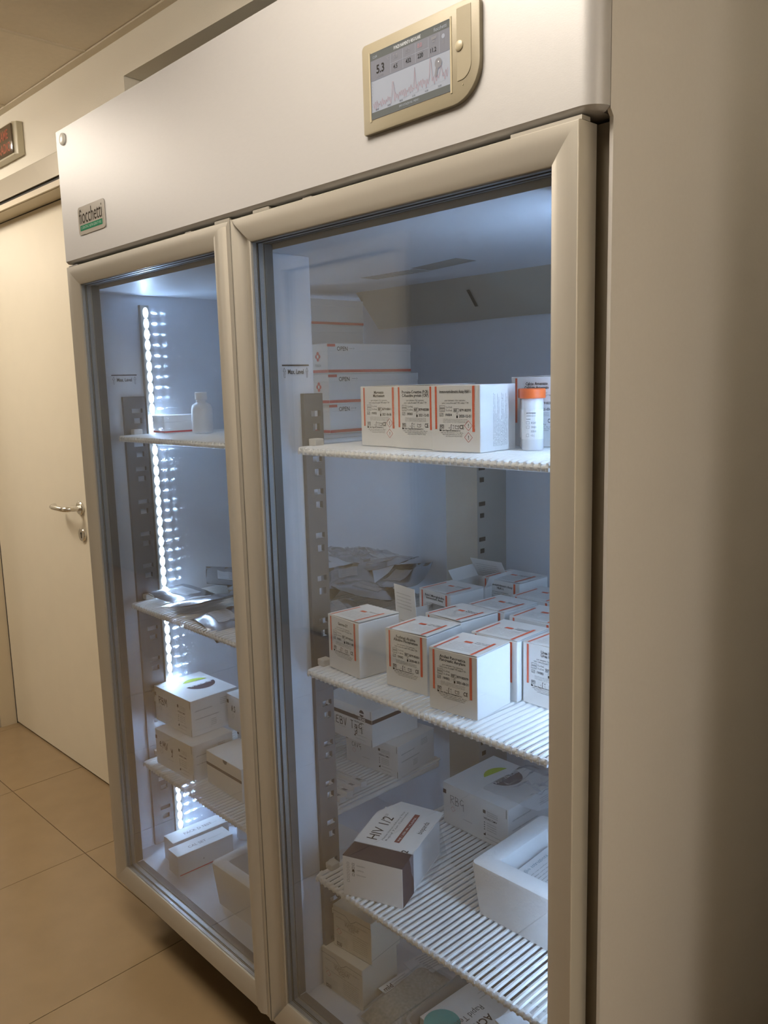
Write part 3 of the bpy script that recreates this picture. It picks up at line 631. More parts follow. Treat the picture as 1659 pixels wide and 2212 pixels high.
reagent('reagent box labelled Beta Amylase in front of the foil pouches', .763, .405, -4, T2, ['Beta-2 Microglobulina', 'Immunoturb. Assay'], 'B79182513', '19/004', '2021-01-31')
reagent('reagent box labelled Immunoturbidimetric Assay, rearmost box on the middle shelf', .822, .548, -1, T2, ['Immunoturbidimetric Assay', 'HbA1c'], 'B79182593', '19/004', '2020-12-01', 1, h=.118, w=.108)
reagent('reagent box labelled Inorganic Phosphorus near the door frame in the back row', .955, .488, 0, T2, ['Fosforo', 'Phosphorus'], 'B79182288', '19/003', '2020-12-01')
# carton with its flaps standing open
def open_box(label, x, y, yaw, z, w, d, h, flaps):
    T = thing('open_carton', label, 'box', (x, y, z), math.radians(yaw), 'opened reagent cartons')
    t = .0008; mb = MB(); mb.box(0, w, 0, t, 0, h); mb.box(0, w, d - t, d, 0, h); mb.box(0, t, t, d - t, 0, h); mb.box(w - t, w, t, d - t, 0, h); mb.box(t, w - t, t, d - t, 0, t)
    obj('carton', mb, CARD, T)
    ink = MB(); F = front(ink, w, h)
    for i in range(7): F.tiny(.2, .14 + .06 * i, .004, .55, 200 + i, 0)
    obj('label_print', ink, INK, T)
    m_ = MB(); F = front(m_, w, h); F.off = .0005; F.rect(.86, .0, .93, .66, 0); obj('front_stripe', m_, ORANGE, T)
    for (side, L, ang) in flaps:
        fm = MB()
        if side == 'back': fm.box(0, w, 0, t, 0, L); o = obj('flap', fm, CARD, T, loc=(0, d - t, h), rot=(math.radians(ang), 0, 0)); u = (w * .1, -.0003)
        elif side == 'front': fm.box(0, w, 0, t, 0, L); o = obj('flap', fm, CARD, T, loc=(0, 0, h), rot=(math.radians(ang), 0, 0))
        elif side == 'right': fm.box(0, t, 0, d, 0, L); o = obj('flap', fm, CARD, T, loc=(w - t, 0, h), rot=(0, math.radians(ang), 0))
        else: fm.box(0, t, 0, d, 0, L); o = obj('flap', fm, CARD, T, loc=(0, 0, h), rot=(0, math.radians(ang), 0))
        if side in ('back', 'front'):
            pm = MB(); Fp = Face(pm, (0, 0, L), (1, 0, 0), (0, 0, -1), (0, -1, 0), w, L)
            for i in range(5): Fp.tiny(.1, .3 + .12 * i, .0042, .7, 220 + i, 0)
            obj('flap_print', pm, INKG, o)
    return T
open_box('opened carton with raised flaps before the grey rear post', .762, .520, 2, T2, .09, .09, .100, [('back', .055, 32), ('right', .03, 25), ('left', .03, -35)])
open_box('opened carton with one tall flap upright behind Gamma-GT', .838, .262, -8, T2, .068, .095, .098, [('front', .060, 4), ('back', .02, 60)])
# vials with orange caps
def vial(x, y, label):
    V = thing('reagent_vial', label, 'vial', (x, y, T1), 0, 'orange capped vials on the top shelf')
    obj('vial_body', MB().lathe([(.0165, 0), (.0175, .002), (.0175, .082), (.015, .086)], 28), VIAL, V, smooth=True)
    obj('cap', MB().lathe([(.0205, .0), (.0208, .001), (.0208, .0145), (.0195, .0155)], 36), ORCAP, V, loc=(0, 0, .084), smooth=True)
    lm = MB(); n = 14; a0, a1 = math.radians(-150), math.radians(20); r = .0179
    for i in range(n):
        p, q = a0 + (a1 - a0) * i / n, a0 + (a1 - a0) * (i + 1) / n
        lm.poly([(r * math.cos(p), r * math.sin(p), .018), (r * math.cos(q), r * math.sin(q), .018), (r * math.cos(q), r * math.sin(q), .066), (r * math.cos(p), r * math.sin(p), .066)], 0)
    obj('paper_label', lm, PAPER, V)
    pm = MB(); a = math.radians(-60); dn = (math.cos(a), math.sin(a), 0); u = (-math.sin(a), math.cos(a), 0)
    o = Vector(dn) * .0186 + Vector(u) * -.008 + Vector((0, 0, .064)); F = Face(pm, o, u, (0, 0, -1), dn, .017, .044)
    F.text(0, .10, .0038, 'antitrepto', 0, bold=True, fit=.9); F.text(0, .20, .0034, 'antistreptol.', 0, fit=.9); F.text(0, .32, .0034, 'Latex', 0); F.frame(0, .38, .3, .48, 0, .0003); F.text(.42, .47, .0046, '18.2247', 0, fit=.5)
    F.frame(0, .54, .3, .64, 0, .0003); F.text(.42, .63, .0046, '19/001', 0, fit=.5); F.text(.42, .78, .0046, '2020-0', 0, fit=.5); F.frame(0, .84, .25, .95, 0, .0003); F.text(.4, .93, .004, '+2 {', 0)
    obj('label_print', pm, INK, V)
vial(1.185, .250, 'orange capped plastic vial nearest the glass on the top shelf'); vial(1.156, .2825, 'orange capped plastic vial just behind the other one on the top shelf')

# ---------------------------------------------------------------- long white cartons with a red band
def band_box(label, x, y, yaw, z, w, d, h, group, logo=True, opn=True):
    T = thing('banded_carton', label, 'box', (x, y, z), math.radians(yaw), group)
    obj('carton', MB().box(0, w, 0, d, 0, h - .0015), CARD, T, bevel=.0008, seg=1)
    obj('lid', MB().box(-.0006, w + .0008, -.0006, d + .0008, h - .017, h), CARD, T, bevel=.0006, seg=1)
    m_ = MB(); F = front(m_, w, h); F.off = .0003; F.rect(0, .86, 1, .955, 0); G = rightf(m_, w, d, h); G.off = .0003; G.rect(0, .86, 1, .955, 0)
    obj('red_band', m_, REDI, T)
    if logo:
        im = MB(); F = front(im, w, h); F.off = .0005
        for (da, db) in ((0, -1), (0, 1), (-1, 0), (1, 0)): F.arc(.70 + da * .0048 / w, .42 + db * .0065 / h, .0046, 0)
        F.rect(.70 - .003 / w, .42 - .0035 / h, .70 + .003 / w, .42 + .0035 / h, 1, e=.0003); F.text(.70, .76, .0085, 'TOSOH', 2, 'c', sx=.75)
        obj('maker_mark', im, [REDI, WHITE, INKG], T)
    if opn:
        pm = MB(); G = rightf(pm, w, d, h); G.off = .0013; G.text(.10, .235, .0135, 'OPEN', 0, bold=True, sx=.95); G.line([(.24, .16), (.28, .16)], .0006, 0); G.text(.285, .20, .008, '>', 0)
        G.line([(.0, .06), (.075, .06)], .006, 1)
        obj('lid_print', pm, [INK, REDI], T)
    return T
gt = 'white cartons with red band stacked on the top left shelf'
band_box('topmost front carton with red band seen past the divider post', .401, .368, 0, T1 + .1385, .12, .268, .069, gt)
band_box('middle front carton with red band seen past the divider post', .411, .360, 0, T1 + .069, .12, .290, .069, gt)
band_box('lowest front carton with red band seen past the divider post', .401, .368, 0, T1, .12, .268, .069, gt)
for i in range(5): band_box(['lowest', 'second', 'third', 'fourth', 'topmost'][i] + ' carton of the rear stack with red bands on the top left shelf', .19, .40 + .002 * i, 0, T1 + .0665 * i, .12, .262, .0665, gt, logo=False)
band_box('low carton with red band beside the white bottle on the top left shelf', -.008, .198, -4, T1, .070, .128, .046, 'low banded cartons', logo=False, opn=False)
B = thing('plastic_bottle', 'white plastic bottle with screw cap on the top left shelf', 'bottle', (.135, .262, T1))
obj('bottle_body', MB().lathe([(.022, 0), (.0255, .002), (.0265, .006), (.0265, .062), (.023, .072), (.013, .078), (.0125, .084)], 32), HDPE, B, smooth=True)
obj('cap', MB().lathe([(.0155, 0), (.0155, .017), (.0135, .019)], 32), WHITE, B, loc=(0, 0, .085), smooth=True)

# ---------------------------------------------------------------- white diagnostic kits
def kit(label, x, y, yaw, z, w, d, h, word=None, logo=False, dark=False, tabs=True, faint=False, group='white diagnostic kit boxes', name='kit_box', wsize=.022, wslope=.0, side=True):
    T = thing(name, label, 'box', (x, y, z), math.radians(yaw), group)
    obj('carton', MB().box(0, w, 0, d, 0, h - .001), CARD, T, bevel=.0008, seg=1)
    obj('lid', MB().box(-.0004, w + .0004, -.0004, d + .0004, h - .001, h), CARD, T)
    pm = MB(); F = front(pm, w, h)
    if tabs: F.rect(0, .17, .05, .27, 1)
    if word: hand(F, .27 if dark else .12, .66 if dark else .46, wsize, word, 2 if faint else 0, .0011 if faint else .0022, wslope)
    F.rect(.63, .24, .67, .32, 2)
    for i in range(3): F.tiny(.69, .27 + .045 * i, .0042, .16, 300 + i, 2)
    F.text(.64, .45, .006, 'VIDAS CMV', 0, bold=True, fit=.2)
    for i in range(4): F.tiny(.69, .54 + .055 * i, .0045, .14, 310 + i, 2); F.rect(.645, .52 + .055 * i, .662, .54 + .055 * i, 2)
    F.rect(.64, .80, .67, .84, 0); F.rect(.66, .77, .67, .81, 0); F.tiny(.69, .80, .004, .2, 320, 2); F.tiny(.66, .90, .004, .2, 321, 2)
    F.diamond(.16, .58, .0065, 3 if faint else 2, .0005); F.tiny(.32, .72, .004, .14, 322, 2)
    F.line([(.975, .02), (.975, .22)], .0012, 0); F.line([(.985, .80), (.985, .99)], .0012, 0)
    obj('label_print', pm, [INK, VIOLET, INKG, REDI], T)
    if side:
        sm = MB(); G = rightf(sm, w, d, h); G.tiny(.08, .33, .006, .36, 330, 0); G.tiny(.08, .56, .006, .5, 331, 0)
        for i in range(4): G.tiny(.62, .18 + .05 * i, .0045, .18, 332 + i, 0)
        for i in range(4): G.tiny(.4, .68 + .05 * i, .0045, .12, 340 + i, 0)
        obj('side_print', sm, [INKG], T)
    if logo:
        lm = MB(); G = Face(lm, (w, d, h), (0, -1, 0), (-1, 0, 0), (0, 0, 1), d, w); r = .043; G.off = .0006
        # navy dome with the name along its foot, a pale slit, a lime bowl
        G.arc(1 - .62, .54, r, 1, 4, 176); G.arc(1 - .62, .575, r * .94, 0, 200, 325)
        G.text(1 - .62, .53, .0125, 'BIOMERIEUX', 2, 'c', True, fit=.46, e=.0003)
        obj('round_logo', lm, [LIME, NAVY, WHITE], T)
    if dark:
        dm = MB(); F = front(dm, w, h); F.off = .0005; F.rect(0, .25, 1, .36, 0); G = rightf(dm, w, d, h); G.off = .0005; G.rect(0, .25, 1, .36, 0)
        F.text(.80, .345, .0105, 'VIDAS', 1, 'c', True, sx=.9, e=.0003); F.arc(.80, .145, .0085, 0, 0, 180); F.arc(.80, .155, .0085, 0, 200, 340)
        obj('dark_band', dm, [NAVY, WHITE], T)
    return T
kit('white kit box with RBM handwritten and a lime and navy logo on top', -.015, .152, 2, T3 + .0985, .182, .145, .098, 'RBM', logo=True, wsize=.020)
kit('white kit box with CMV handwritten under the RBM box', .036, .120, 3, T3, .178, .125, .098, 'eMV y', wsize=.020, wslope=.1)
kit('white kit box with letter A handwritten right of the RBM box', .176, .262, -2, T3 + .0985, .182, .145, .096, 'AS', wsize=.016)
kit('white kit box under the one marked A, in the rear of the low left shelf', .176, .288, -2, T3, .182, .142, .0985, None)
kit('pale kit box standing on the rear stack under the middle left shelf', .02, .46, 3, T3 + .197, .182, .145, .095, 'CSV', wsize=.020, tabs=False)
kit('kit box at the bottom of the rear left stack', .02, .46, 2, T3, .182, .145, .0985, None); kit('kit box in the middle of the rear left stack', .02, .46, 1, T3 + .0985, .182, .145, .0985, None)
T = kit('kit box with a navy band and EBV IgG handwritten, seen past the divider', .348, .452, 2, T3 + .0865, .186, .168, .096, 'EBV IgG', dark=True, wsize=.021, tabs=False, side=False)
kit('kit box under the EBV IgG box on the low left shelf', .394, .488, 6, T3, .182, .150, .086, 'CAVG', faint=True, wsize=.012)
kit('kit box with RBG handwritten in a clear bag on the low right shelf', .797, .436, 0, T3, .187, .180, .098, 'RBG', logo=True, faint=True, wsize=.020)
# clear bag round the RBG box
def film_bag(name, label, cat, x, y, z, w, d, h, seed, yaw=0, group=None, lump=.006):
    rnd = random.Random(seed); mb = MB(); nx, ny = 16, 12
    for j in range(ny + 1):
        for i in range(nx + 1):
            u, v = i / nx, j / ny; e = min(u, 1 - u) * 6; f = min(v, 1 - v) * 5; k = min(1, e) * min(1, f)
            mb.v.append(((u - .5) * w * (1 + .03 * math.sin(9 * v)), (v - .5) * d, h * k ** .5 + rnd.uniform(-lump, lump) * (.3 + k)))
    for j in range(ny):
        for i in range(nx): a = j * (nx + 1) + i; mb.f.append((a, a + 1, a + nx + 2, a + nx + 1)); mb.m.append(0)
    o = obj(name, mb, FILM, loc=(x, y, z), rz=math.radians(yaw), smooth=True)
    tag(o, label, cat, group); return o
film_bag('clear_bag', 'crumpled clear bag hanging over the RBG kit box', 'bag', .965, .545, T3 + .104, .15, .16, .012, 4, lump=.007)
# striped box in front of the left stack
T = thing('kit_box', 'white kit box with one dark stripe and thumb notch right of the CMV box', 'box', (.232, .158, T3), math.radians(0), 'white diagnostic kit boxes')
obj('carton', MB().box(0, .16, 0, .10, 0, .086), CARD, T, bevel=.0008, seg=1)
pm = MB(); F = front(pm, .16, .086); F.rect(0, .34, 1, .43, 0); F.arc(.55, 0, .010, 1, 180, 360); F.line([(.487, 0), (.52, .10), (.55, .115), (.58, .10), (.613, 0)], .0006, 1)
obj('label_print', pm, [NAVY, INKG], T)
# bundle of paper slips / strip packets on the low left shelf
T = thing('label_stack', 'stack of small white packets with barcodes on the low left shelf', 'packet', (.47, .285, T3 + .0005), math.radians(6))
for i in range(5):
    o = obj('packet', MB().box(0, .10, 0, .022, 0, .014), CARD, T, loc=(0, .024 * i, .003 * i), rot=(math.radians(-12), 0, math.radians(-3 + i)), bevel=.0006, seg=1)
    pm = MB(); F = Face(pm, (0, .022, .014), (1, 0, 0), (0, -1, 0), (0, 0, 1), .10, .022); F.tiny(.1, .6, .007, .5, 400 + i, 0)
    for k in range(5): F.rect(.74 + .03 * k, .25 + .1 * (k % 2), .755 + .03 * k, .8, 1)
    obj('packet_print', pm, [INKG, INK], o)

# ---------------------------------------------------------------- rapid test carton, tipped and open
T = thing('test_carton', 'opened rapid test carton with HIV 1/2 printed and a dark violet flank', 'box', (.841, .097, T3), math.radians(22), None)
w, d, h = .128, .205, .082
mb = MB(); mb.box(0, w, 0, .001, 0, h, 0); mb.box(w - .001, w, .001, .055, 0, h, 2); mb.box(w - .004, w - .003, .055, d, 0, h - .004, 0); mb.box(0, .001, .001, d, 0, h, 0); mb.box(.001, w - .001, .001, d, 0, .001, 0)
obj('carton', mb, [CARD, NAVY, VIOLET], T)
obj('dark_band', MB().box(0, w, 0, .052, h, h + .0012), VIOLET, T)
tp = obj('lid', MB().prism([(-.002, .052), (w, .052), (w + .004, d + .01), (w - .10, d + .02), (-.004, d - .035)], 0, .0012, 'z'), CARD, T, loc=(0, 0, h), rot=(math.radians(1.5), 0, 0), label='white lid with HIV 1/2 lettering')
pm = MB(); F = Face(pm, (.008, .060, .0014), (0, 1, 0), (1, 0, 0), (0, 0, 1), .135, .115); F.off = .0004
F.text(.06, .29, .034, 'HIV 1/2', 0, sx=.85); F.text(.1, .40, .0068, 'Human Immunodeficiency Virus', 1, fit=.85); F.text(.1, .47, .0068, 'Rapid Test Cassette', 1, fit=.85); F.rect(.12, .60, .94, .70, 2); F.text(.15, .68, .007, 'WB / SERUM / PLASMA', 3, fit=.7, e=.0003)
F.text(.45, .96, .016, 'biopanda', 0, sx=.8); F.text(.60, .14, .0085, 'CE 0123', 1); F.text(-.08, .95, .019, '2', 0, bold=True)
obj('lid_print', pm, [INK, INKG, MAROON, WHITE], tp)
pm = MB(); F = front(pm, w, h)
for i in range(6): F.frame(.07, .14 + .09 * i, .11, .20 + .09 * i, 0, .0005); F.frame(.16, .14 + .09 * i, .20, .20 + .09 * i, 1, .0007) if i < 4 else None
F.tiny(.24, .2, .006, .14, 500, 2); F.tiny(.24, .32, .006, .12, 501, 2); F.tiny(.23, .44, .005, .16, 502, 2); F.rect(.165, .30, .195, .36, 1)
obj('front_print', pm, [INKG, INK, INKG], T)
# inner foil tray sticking out at the right of the lid
fm = MB(); rnd = random.Random(12)
for j in range(9):
    for i in range(7): fm.v.append((w + .002 + .006 * i * .5 + rnd.uniform(-.002, .002), .03 + .020 * j, h + .004 - .013 * i + rnd.uniform(-.003, .003)))
for j in range(8):
    for i in range(6): a = j * 7 + i; fm.f.append((a, a + 7, a + 8, a + 1)); fm.m.append(0)
obj('inner_bag', fm, FILM, T, smooth=True)

# ---------------------------------------------------------------- foam trays
def foam(label, x, y, yaw, z, w, d, h, wall, floor_, notch=None):
    T = thing('foam_tray', label, 'tray', (x, y, z), math.radians(yaw), 'white polystyrene trays')
    mb = MB(); mb.box(0, w, 0, d, 0, floor_); mb.box(0, w, 0, wall, floor_, h); mb.box(0, w, d - wall, d, floor_, h); mb.box(0, wall, wall, d - wall, floor_, h); mb.box(w - wall, w, wall, d - wall, floor_, h)
    o = obj('tray_shell', mb, EPS, T)
    bm = bmesh.new(); bm.from_mesh(o.data); bmesh.ops.remove_doubles(bm, verts=bm.verts, dist=1e-5)
    bm.free()
    return T
T = thing('foam_tray', 'large white polystyrene tray with a leaflet inside, front of the low right shelf', 'tray', (1.058, .228, T3), math.radians(1.5), 'white polystyrene trays')
def tray_mesh(w, d, h, wall, fz, r=.012, draft=.010):
    """one hollow shell with rounded rim and corners"""
    def loop(x0, x1, y0, y1, z, r, n=5):
        pts = []
        for cx, cy, a0 in ((x0 + r, y0 + r, 180), (x1 - r, y0 + r, 270), (x1 - r, y1 - r, 0), (x0 + r, y1 - r, 90)):
            for i in range(n + 1): w_ = math.radians(a0 + 90 * i / n); pts.append((cx + r * math.cos(w_), cy + r * math.sin(w_), z))
        return pts
    mb = MB(); rings = []
    for k, (ins, z) in enumerate(((draft, 0), (0, h - .010), (.0015, h - .003), (.006, h), (wall - .006, h), (wall - .0015, h - .003), (wall, h - .010), (wall + draft * .5, fz))):
        rings.append(loop(ins, w - ins, ins, d - ins, z, max(.004, r - ins * .3)))
    n = len(rings[0])
    for rg in rings: mb.v += rg
    for k in range(len(rings) - 1):
        for i in range(n): j = (i + 1) % n; mb.f.append((k * n + i, k * n + j, (k + 1) * n + j, (k + 1) * n + i)); mb.m.append(0)
    mb.f.append(tuple(reversed(range(n)))); mb.f.append(tuple((len(rings) - 1) * n + i for i in range(n))); mb.m += [0, 0]
    return mb
obj('tray_shell', tray_mesh(.27, .235, .108, .042, .03), EPS, T, smooth=True)
T2_ = obj('leaflet', MB().box(0, .16, 0, .13, 0, .0015), PAPER, None, loc=(1.108, .280, T3 + .070), rot=(math.radians(2), math.radians(-2), math.radians(1.5)))
tag(T2_, 'white printed leaflet lying in the large foam tray', 'leaflet')
pm = MB(); F = Face(pm, (0, 0, .0017), (0, 1, 0), (1, 0, 0), (0, 0, 1), .13, .16)
F.text(.1, .12, .013, 'Foglio istruzioni', 0, fit=.7)
for i in range(14): F.tiny(.1, .2 + .05 * i, .004, .8, 520 + i, 1)
obj('leaflet_print', pm, [mat('blue_grey_ink', (.18, .28, .36), .6), INKG], T2_)
T = thing('foam_tray', 'small cream white polystyrene tray on the cabinet floor behind the left door', 'tray', (.318, .100, ZF), math.radians(2), 'white polystyrene trays')
obj('tray_shell', tray_mesh(.19, .16, .112, .034, .03, r=.014), EPS, T, smooth=True)

# ---------------------------------------------------------------- things on the cabinet floor
def long_box(label, x, y, yaw, z, w, d, h, word):
    T = thing('long_carton', label, 'box', (x, y, z), math.radians(yaw), 'long calibrator cartons')
    obj('carton', MB().box(0, w, 0, d, 0, h), CARD, T, bevel=.0008, seg=1)
    m_ = MB(); G = rightf(m_, w, d, h); G.rect(.02, .88, .98, .93, 0); obj('red_line', m_, REDI, T)
    pm = MB(); F = Face(pm, (w * .3, d * .1, h), (0, 1, 0), (1, 0, 0), (0, 0, 1), d * .8, w * .6); F.text(.2, .6, .016, word, 0, sx=.9); F.tiny(.65, .5, .005, .3, 540, 0)
    G2 = rightf(pm, w, d, h); G2.arc(.45, .55, .0016, 0)
    obj('label_print', pm, [INKG], T)
gl = 'long calibrator cartons'
long_box('front long white carton with thin red line on the cabinet floor', .113, .094, -2, ZF, .055, .165, .060, 'CAL SET')
long_box('rear long white carton leaning beside the front one on the cabinet floor', .052, .115, -2, ZF, .055, .170, .064, 'PACK D.TEST')
for k, (x, y, hh) in enumerate(((.02, .33, .13), (.075, .36, .12), (.12, .33, .105))):
    B = thing('reagent_bottle', ['round white bottle nearest the left wall at the back of the cabinet floor', 'middle round white bottle at the back of the cabinet floor', 'short white bottle right of the other two on the cabinet floor'][k], 'bottle', (x, y, ZF), 0, 'white bottles on the cabinet floor')
    obj('bottle_body', MB().lathe([(.020, 0), (.023, .003), (.023, hh * .7), (.012, hh * .82), (.012, hh * .86)], 24), HDPE, B, smooth=True); obj('cap', MB().lathe([(.0145, 0), (.0145, .016), (.013, .018)], 24), WHITE, B, loc=(0, 0, hh * .87), smooth=True)
band_box('white carton with red band standing behind the small foam tray', .20, .31, 12, ZF, .14, .12, .085, 'low banded cartons', logo=False, opn=False)
band_box('white carton with red band at the divider on the cabinet floor', .37, .33, 4, ZF, .13, .12, .10, 'low banded cartons', logo=False, opn=False)
# stacked cream boxes bottom right
def cream(label, x, y, yaw, z, w, d, h):
    T = thing('cream_carton', label, 'box', (x, y, z), math.radians(yaw), 'cream kit cartons on the cabinet floor')
    obj('carton', MB().box(0, w, 0, d, 0, h), CARDY, T, bevel=.001, seg=1)
    obj('lid_flap', MB().box(.001, w - .001, -.0006, 0, h * .84, h), CARDY, T)
    pm = MB(); F = front(pm, w, h, -.0006); F.line([(0, .13), (.34, .13), (.40, .19), (.48, .25), (.56, .19), (.62, .13), (1, .13)], .0007, 0)
    for i in range(3): F.text(.5, .34 + .06 * i, .0085, ['CHLAMYDIA IgG', 'PNEUMONIAE', 'ELISA'][i], 1, 'c', fit=(.4, .36, .16)[i])
    F.tiny(.08, .27, .005, .84, 560, 1); F.tiny(.08, .52, .005, .84, 561, 1); F.diamond(.16, .60, .007, 2, .0006)
    for i in range(7): F.tiny(.08, .72 + .035 * i, .0035, .3, 570 + i, 1); F.tiny(.52, .58 + .05 * i, .004, .38, 580 + i, 1)
    F.frame(.09, .88, .22, .97, 0, .0009); F.text(.10, .96, .009, 'DIA', 0, bold=True, fit=.11); F.line([(.0, 1.0), (1, 1.0)], .0006, 0)
    obj('label_print', pm, [INKG, mat('sepia_ink', (.32, .27, .20), .6), REDI], T)
    T2 = MB(); G = rightf(T2, w, d, h); G.line([(0, .90), (1, .90)], .0006, 0); obj('side_crease', T2, INKG, T)
cream('lower cream kit carton on the cabinet floor behind the right door', .737, .116, 4, ZF, .120, .105, .092)
cream('upper cream kit carton set back on top of the lower one', .752, .138, 6, ZF + .0925, .108, .090, .092)
T = thing('kit_leaflet', 'folded white data sheets beside the cream cartons', 'leaflet', (.862, .215, ZF + .03), math.radians(-4))
for i, (dx, dy, r) in enumerate(((0, 0, 3), (-.02, .085, -4))):
    o = obj('sheet', MB().box(0, .060, 0, .088, 0, .001), PAPER, T, loc=(dx, dy - .05, .003 * i), rot=(0, 0, math.radians(r)))
    pm = MB(); F = Face(pm, (.002, .002, .0013), (0, 1, 0), (1, 0, 0), (0, 0, 1), .084, .056)
    if i == 0: F.text(.02, .30, .018, 'mld', 0, bold=True)
    for k in range(7): F.tiny(.3 + .05 * (k % 2), .12 + .12 * k, .005, .5, 600 + k + 10 * i, 0)
    obj('sheet_print', pm, [INK], o)
# zip bag filled with grit in a shallow clear tub
T = thing('grit_bag', 'flat clear bag of grey green granules on the cabinet floor', 'bag', (.915, .205, ZF + .008), math.radians(3))
rnd = random.Random(77); mb = MB(); nx, ny = 14, 16
for j in range(ny + 1):
    for i in range(nx + 1):
        u, v = i / nx, j / ny; k = min(1, min(u, 1 - u) * 5) * min(1, min(v, 1 - v) * 5)
        mb.v.append(((u - .5) * .098, (v - .5) * .20, .004 + .026 * k ** .6 + rnd.uniform(-.002, .002) * k))
for j in range(ny):
    for i in range(nx): a = j * (nx + 1) + i; mb.f.append((a, a + 1, a + nx + 2, a + nx + 1)); mb.m.append(0)
obj('granules', mb, GRAIN, T, smooth=True, kind='stuff')
mb2 = MB(); mb2.v = [(x * 1.10, y * 1.06, z + .003) for x, y, z in mb.v]; mb2.f = list(mb.f); mb2.m = list(mb.m); obj('bag_film', mb2, FILM, T, smooth=True)
tb = thing('clear_tub', 'shallow frosted plastic tub beside the grit bag', 'tub', (.972, .12, ZF), math.radians(2))
obj('tub_shell', tray_mesh(.19, .24, .055, .008, .004, r=.02, draft=.004), TRAYM, tb, smooth=True)
T = thing('rapid_test_box', 'white rapid test carton with teal disc lying in the frosted tub', 'box', (.985, .158, ZF + .012), math.radians(-3))
w, d, h = .150, .150, .034
obj('carton', MB().box(0, w, 0, d, 0, h), CARD, T, bevel=.001, seg=1)
pm = MB(); F = Face(pm, (w, d, h), (0, -1, 0), (-1, 0, 0), (0, 0, 1), d, w)
F.text(.30, .44, .024, 'ACRO', 0, bold=True, sx=.9); F.text(.26, .62, .020, 'Rapid Test', 1, sx=.85); F.arc(.42, .10, .006, 1); F.arc(.86, .72, .036, 2); F.tiny(.05, .7, .005, .14, 640, 1); F.tiny(.05, .78, .005, .10, 641, 1)
obj('lid_print', pm, [INK, INKG, TEAL], T)
T = obj('barcode_packet', MB().box(0, .10, 0, .06, 0, .004), PAPER, None, loc=(1.165, .150, .352), rot=(math.radians(8), math.radians(6), math.radians(-14)), bevel=.001)
tag(T, 'white sachet with a barcode under the low right shelf corner', 'packet'); T.location = (1.180, .150, ZF + .158); T.rotation_euler = (0, 0, math.radians(-14))
pm = MB(); F = Face(pm, (0, .06, .0043), (1, 0, 0), (0, -1, 0), (0, 0, 1), .10, .06); rnd = random.Random(5); x = .42
while x < .92: wd = rnd.choice((.006, .01, .016)); F.rect(x, .35, x + wd, .80, 0); x += wd + rnd.choice((.006, .012))
obj('barcode', pm, [INK], T)
T = thing('printed_carton', 'flat printed white carton under the low right shelf', 'box', (1.180, .145, ZF), math.radians(2))
obj('carton', MB().box(0, .20, 0, .24, 0, .157), CARD, T, bevel=.001)
pm = MB(); F = Face(pm, (0, .24, .157), (1, 0, 0), (0, -1, 0), (0, 0, 1), .20, .24); rnd = random.Random(8)
for i in range(14):
    F.tiny(.06 + .3 * (i % 3), .08 + .064 * i, .0085, .24, 660 + i, 0)
F.rect(.7, .3, .8, .6, 1); F.rect(.5, .72, .62, .95, 1)
obj('label_print', pm, [INK, GREYC], T)

# ---------------------------------------------------------------- foil pouches
def pouch_mesh(w, l, th, seed):
    rnd = random.Random(seed); nx, ny = 12, 16; mb = MB(); ph = [rnd.uniform(0, 6) for _ in range(6)]; cr = rnd.uniform(-.02, .02)
    for side in (1, -1):
        for j in range(ny + 1):
            for i in range(nx + 1):
                u, v = i / nx, j / ny; e = min(1, min(u, 1 - u) * 4.5) * min(1, max(0, (min(v, 1 - v) - .06)) * 5)
                wr = .0016 * math.sin(14 * u + ph[0] + 5 * v) * math.sin(9 * v + ph[1]) + .0012 * math.sin(31 * u + ph[2]) * math.sin(6 * v + ph[3]) + rnd.uniform(-.0005, .0005)
                bend = .010 * math.sin(2.6 * v + ph[4]) * math.sin(1.8 * u + ph[5])
                mb.v.append(((u - .5) * w, (v - .5) * l, bend + cr * (v - .5) ** 2 * 4 + (th * e ** .7 + wr if side > 0 else -th * .25 * e)))
    N = (nx + 1) * (ny + 1)
    for s_ in (0, 1):
        for j in range(ny):
            for i in range(nx):
                a = s_ * N + j * (nx + 1) + i; f = (a, a + 1, a + nx + 2, a + nx + 1); mb.f.append(f if s_ == 0 else f[::-1]); mb.m.append(s_)
    return mb
PLAB = mat('pouch_label', (.38, .39, .41), .5)
PM = [pouch_mesh(.12, .17, .012, s) for s in (1, 2, 3, 4)]
PO = []
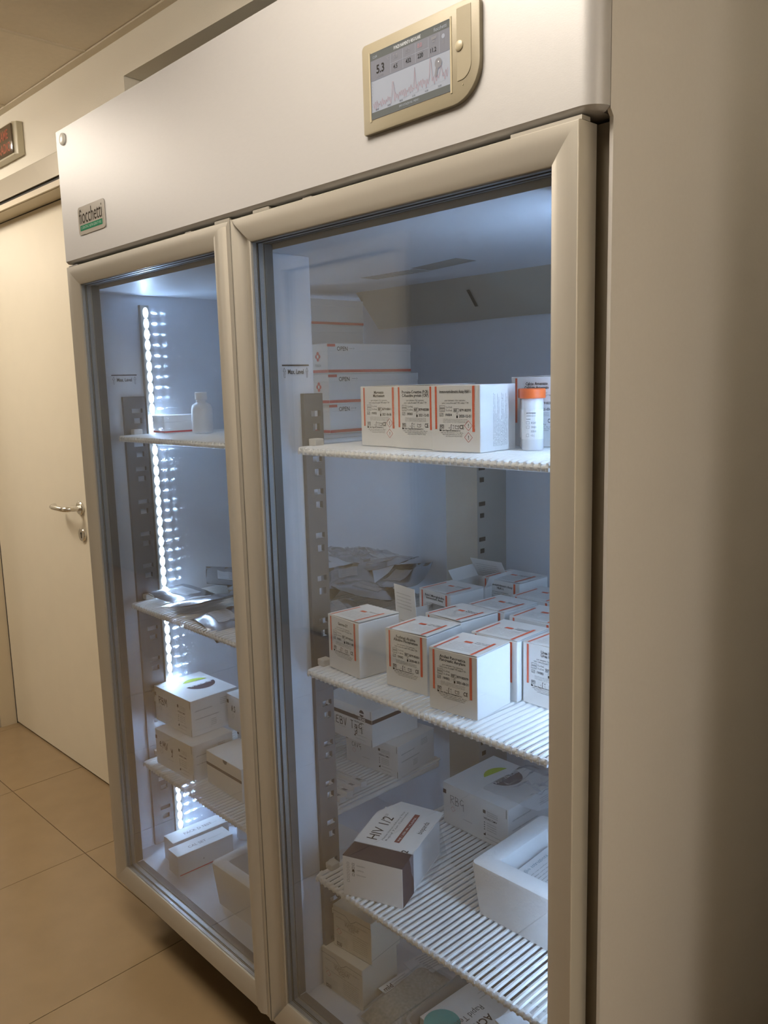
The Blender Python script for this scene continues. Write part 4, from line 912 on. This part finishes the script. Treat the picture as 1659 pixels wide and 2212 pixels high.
def pouch(x, y, z, rz, rx, ry, k, label, group='foil pouches heaped on the middle left shelf'):
    if k >= len(PO):
        T = thing('foil_pouch', label, 'pouch', (x, y, z), group=group)
        a = obj('pouch_foil', PM[k], [FOIL, FOILD], T, smooth=True)
        pm = MB()
        # the label follows the pouch surface
        src = PM[k]; nx = 12
        for j in range(5, 12):
            for i in range(3, 8):
                q = [j * 13 + i, j * 13 + i + 1, (j + 1) * 13 + i + 1, (j + 1) * 13 + i]; pm.poly([(src.v[t][0], src.v[t][1], src.v[t][2] + .0006) for t in q], 0)
        b = obj('paper_label', pm, PLAB, T, smooth=True)
        tm = MB(); rnd = random.Random(k)
        for r in range(9):
            j = 5 + r * .7; jj = int(j); zz = max(src.v[jj * 13 + 5][2], src.v[jj * 13 + 7][2], src.v[jj * 13 + 4][2]) + .0014
            F = Face(tm, (-.028, (j / 16 - .5) * .17, zz), (1, 0, 0), (0, -1, 0), (0, 0, 1), .06, .01); F.tiny(.05, .5, .0048, .7 - .1 * (r % 3), 700 + r, 0)
        cx = obj('label_print', tm, [INKG], T)
        PO.append((T, [a, b, cx]))
    else:
        src, parts = PO[k]; T = src.copy(); COL.objects.link(T); T.location = (x, y, z); T['label'] = label; T['group'] = group
        for p in parts: q = p.copy(); COL.objects.link(q); q.parent = T
    T.rotation_euler = (math.radians(rx), math.radians(ry), math.radians(rz))
    return T
PL = [  # x, y, z, rz, rx, ry, kind, label
 (.10, .205, .012, 100, 3, 4, 0, 'foil pouch nearest the light strip on the middle left shelf'),
 (.21, .190, .022, 118, -4, 7, 1, 'foil pouch with bright edge in the middle of the left shelf front'),
 (.34, .170, .014, 80, 5, -6, 2, 'foil pouch at the front edge beside the left door stile'),
 (.10, .335, .030, 60, 4, 5, 3, 'foil pouch lying across the heap near the left wall'),
 (.24, .345, .036, 150, -6, 4, 0, 'foil pouch curling up in the heap behind the left door'),
 (.44, .235, .012, 20, 4, 6, 1, 'foil pouch behind the divider post at shelf level'),
 (.50, .385, .018, 70, 8, -5, 2, 'foil pouch directly left of the Gamma-GT box as seen past the post'),
 (.37, .40, .030, 30, -9, 6, 3, 'foil pouch lying flat behind the divider, second from the front'),
 (.50, .50, .034, 110, 8, 8, 0, 'foil pouch with exposed brown back beside the tall carton flap'),
 (.38, .535, .050, 50, 12, -8, 1, 'foil pouch forming a ridge in the middle of the heap'),
 (.26, .50, .050, 95, -10, 5, 2, 'foil pouch half covered in the middle of the heap'),
 (.50, .60, .046, 15, 9, -10, 3, 'foil pouch in front of the grey rear post'),
 (.40, .640, .066, 120, -12, 6, 0, 'foil pouch leaning at the back wall near the rear post'),
 (.28, .640, .070, 70, 10, 10, 1, 'topmost foil pouch at the back of the heap'),
 (.14, .56, .060, 35, -8, -6, 2, 'foil pouch at the back left corner of the heap'),
 (.13, .45, .048, 140, 6, 8, 3, 'foil pouch between the heap and the left wall')]
for (x, y, dz, rz, rx, ry, k, lab) in PL: pouch(x, y, T2 + dz, rz, rx, ry, k, lab)
film_bag('clear_bag', 'crumpled clear bag on top of the foil pouch heap', 'bag', .33, .58, T2 + .088, .22, .15, .014, 6, yaw=20, lump=.009)
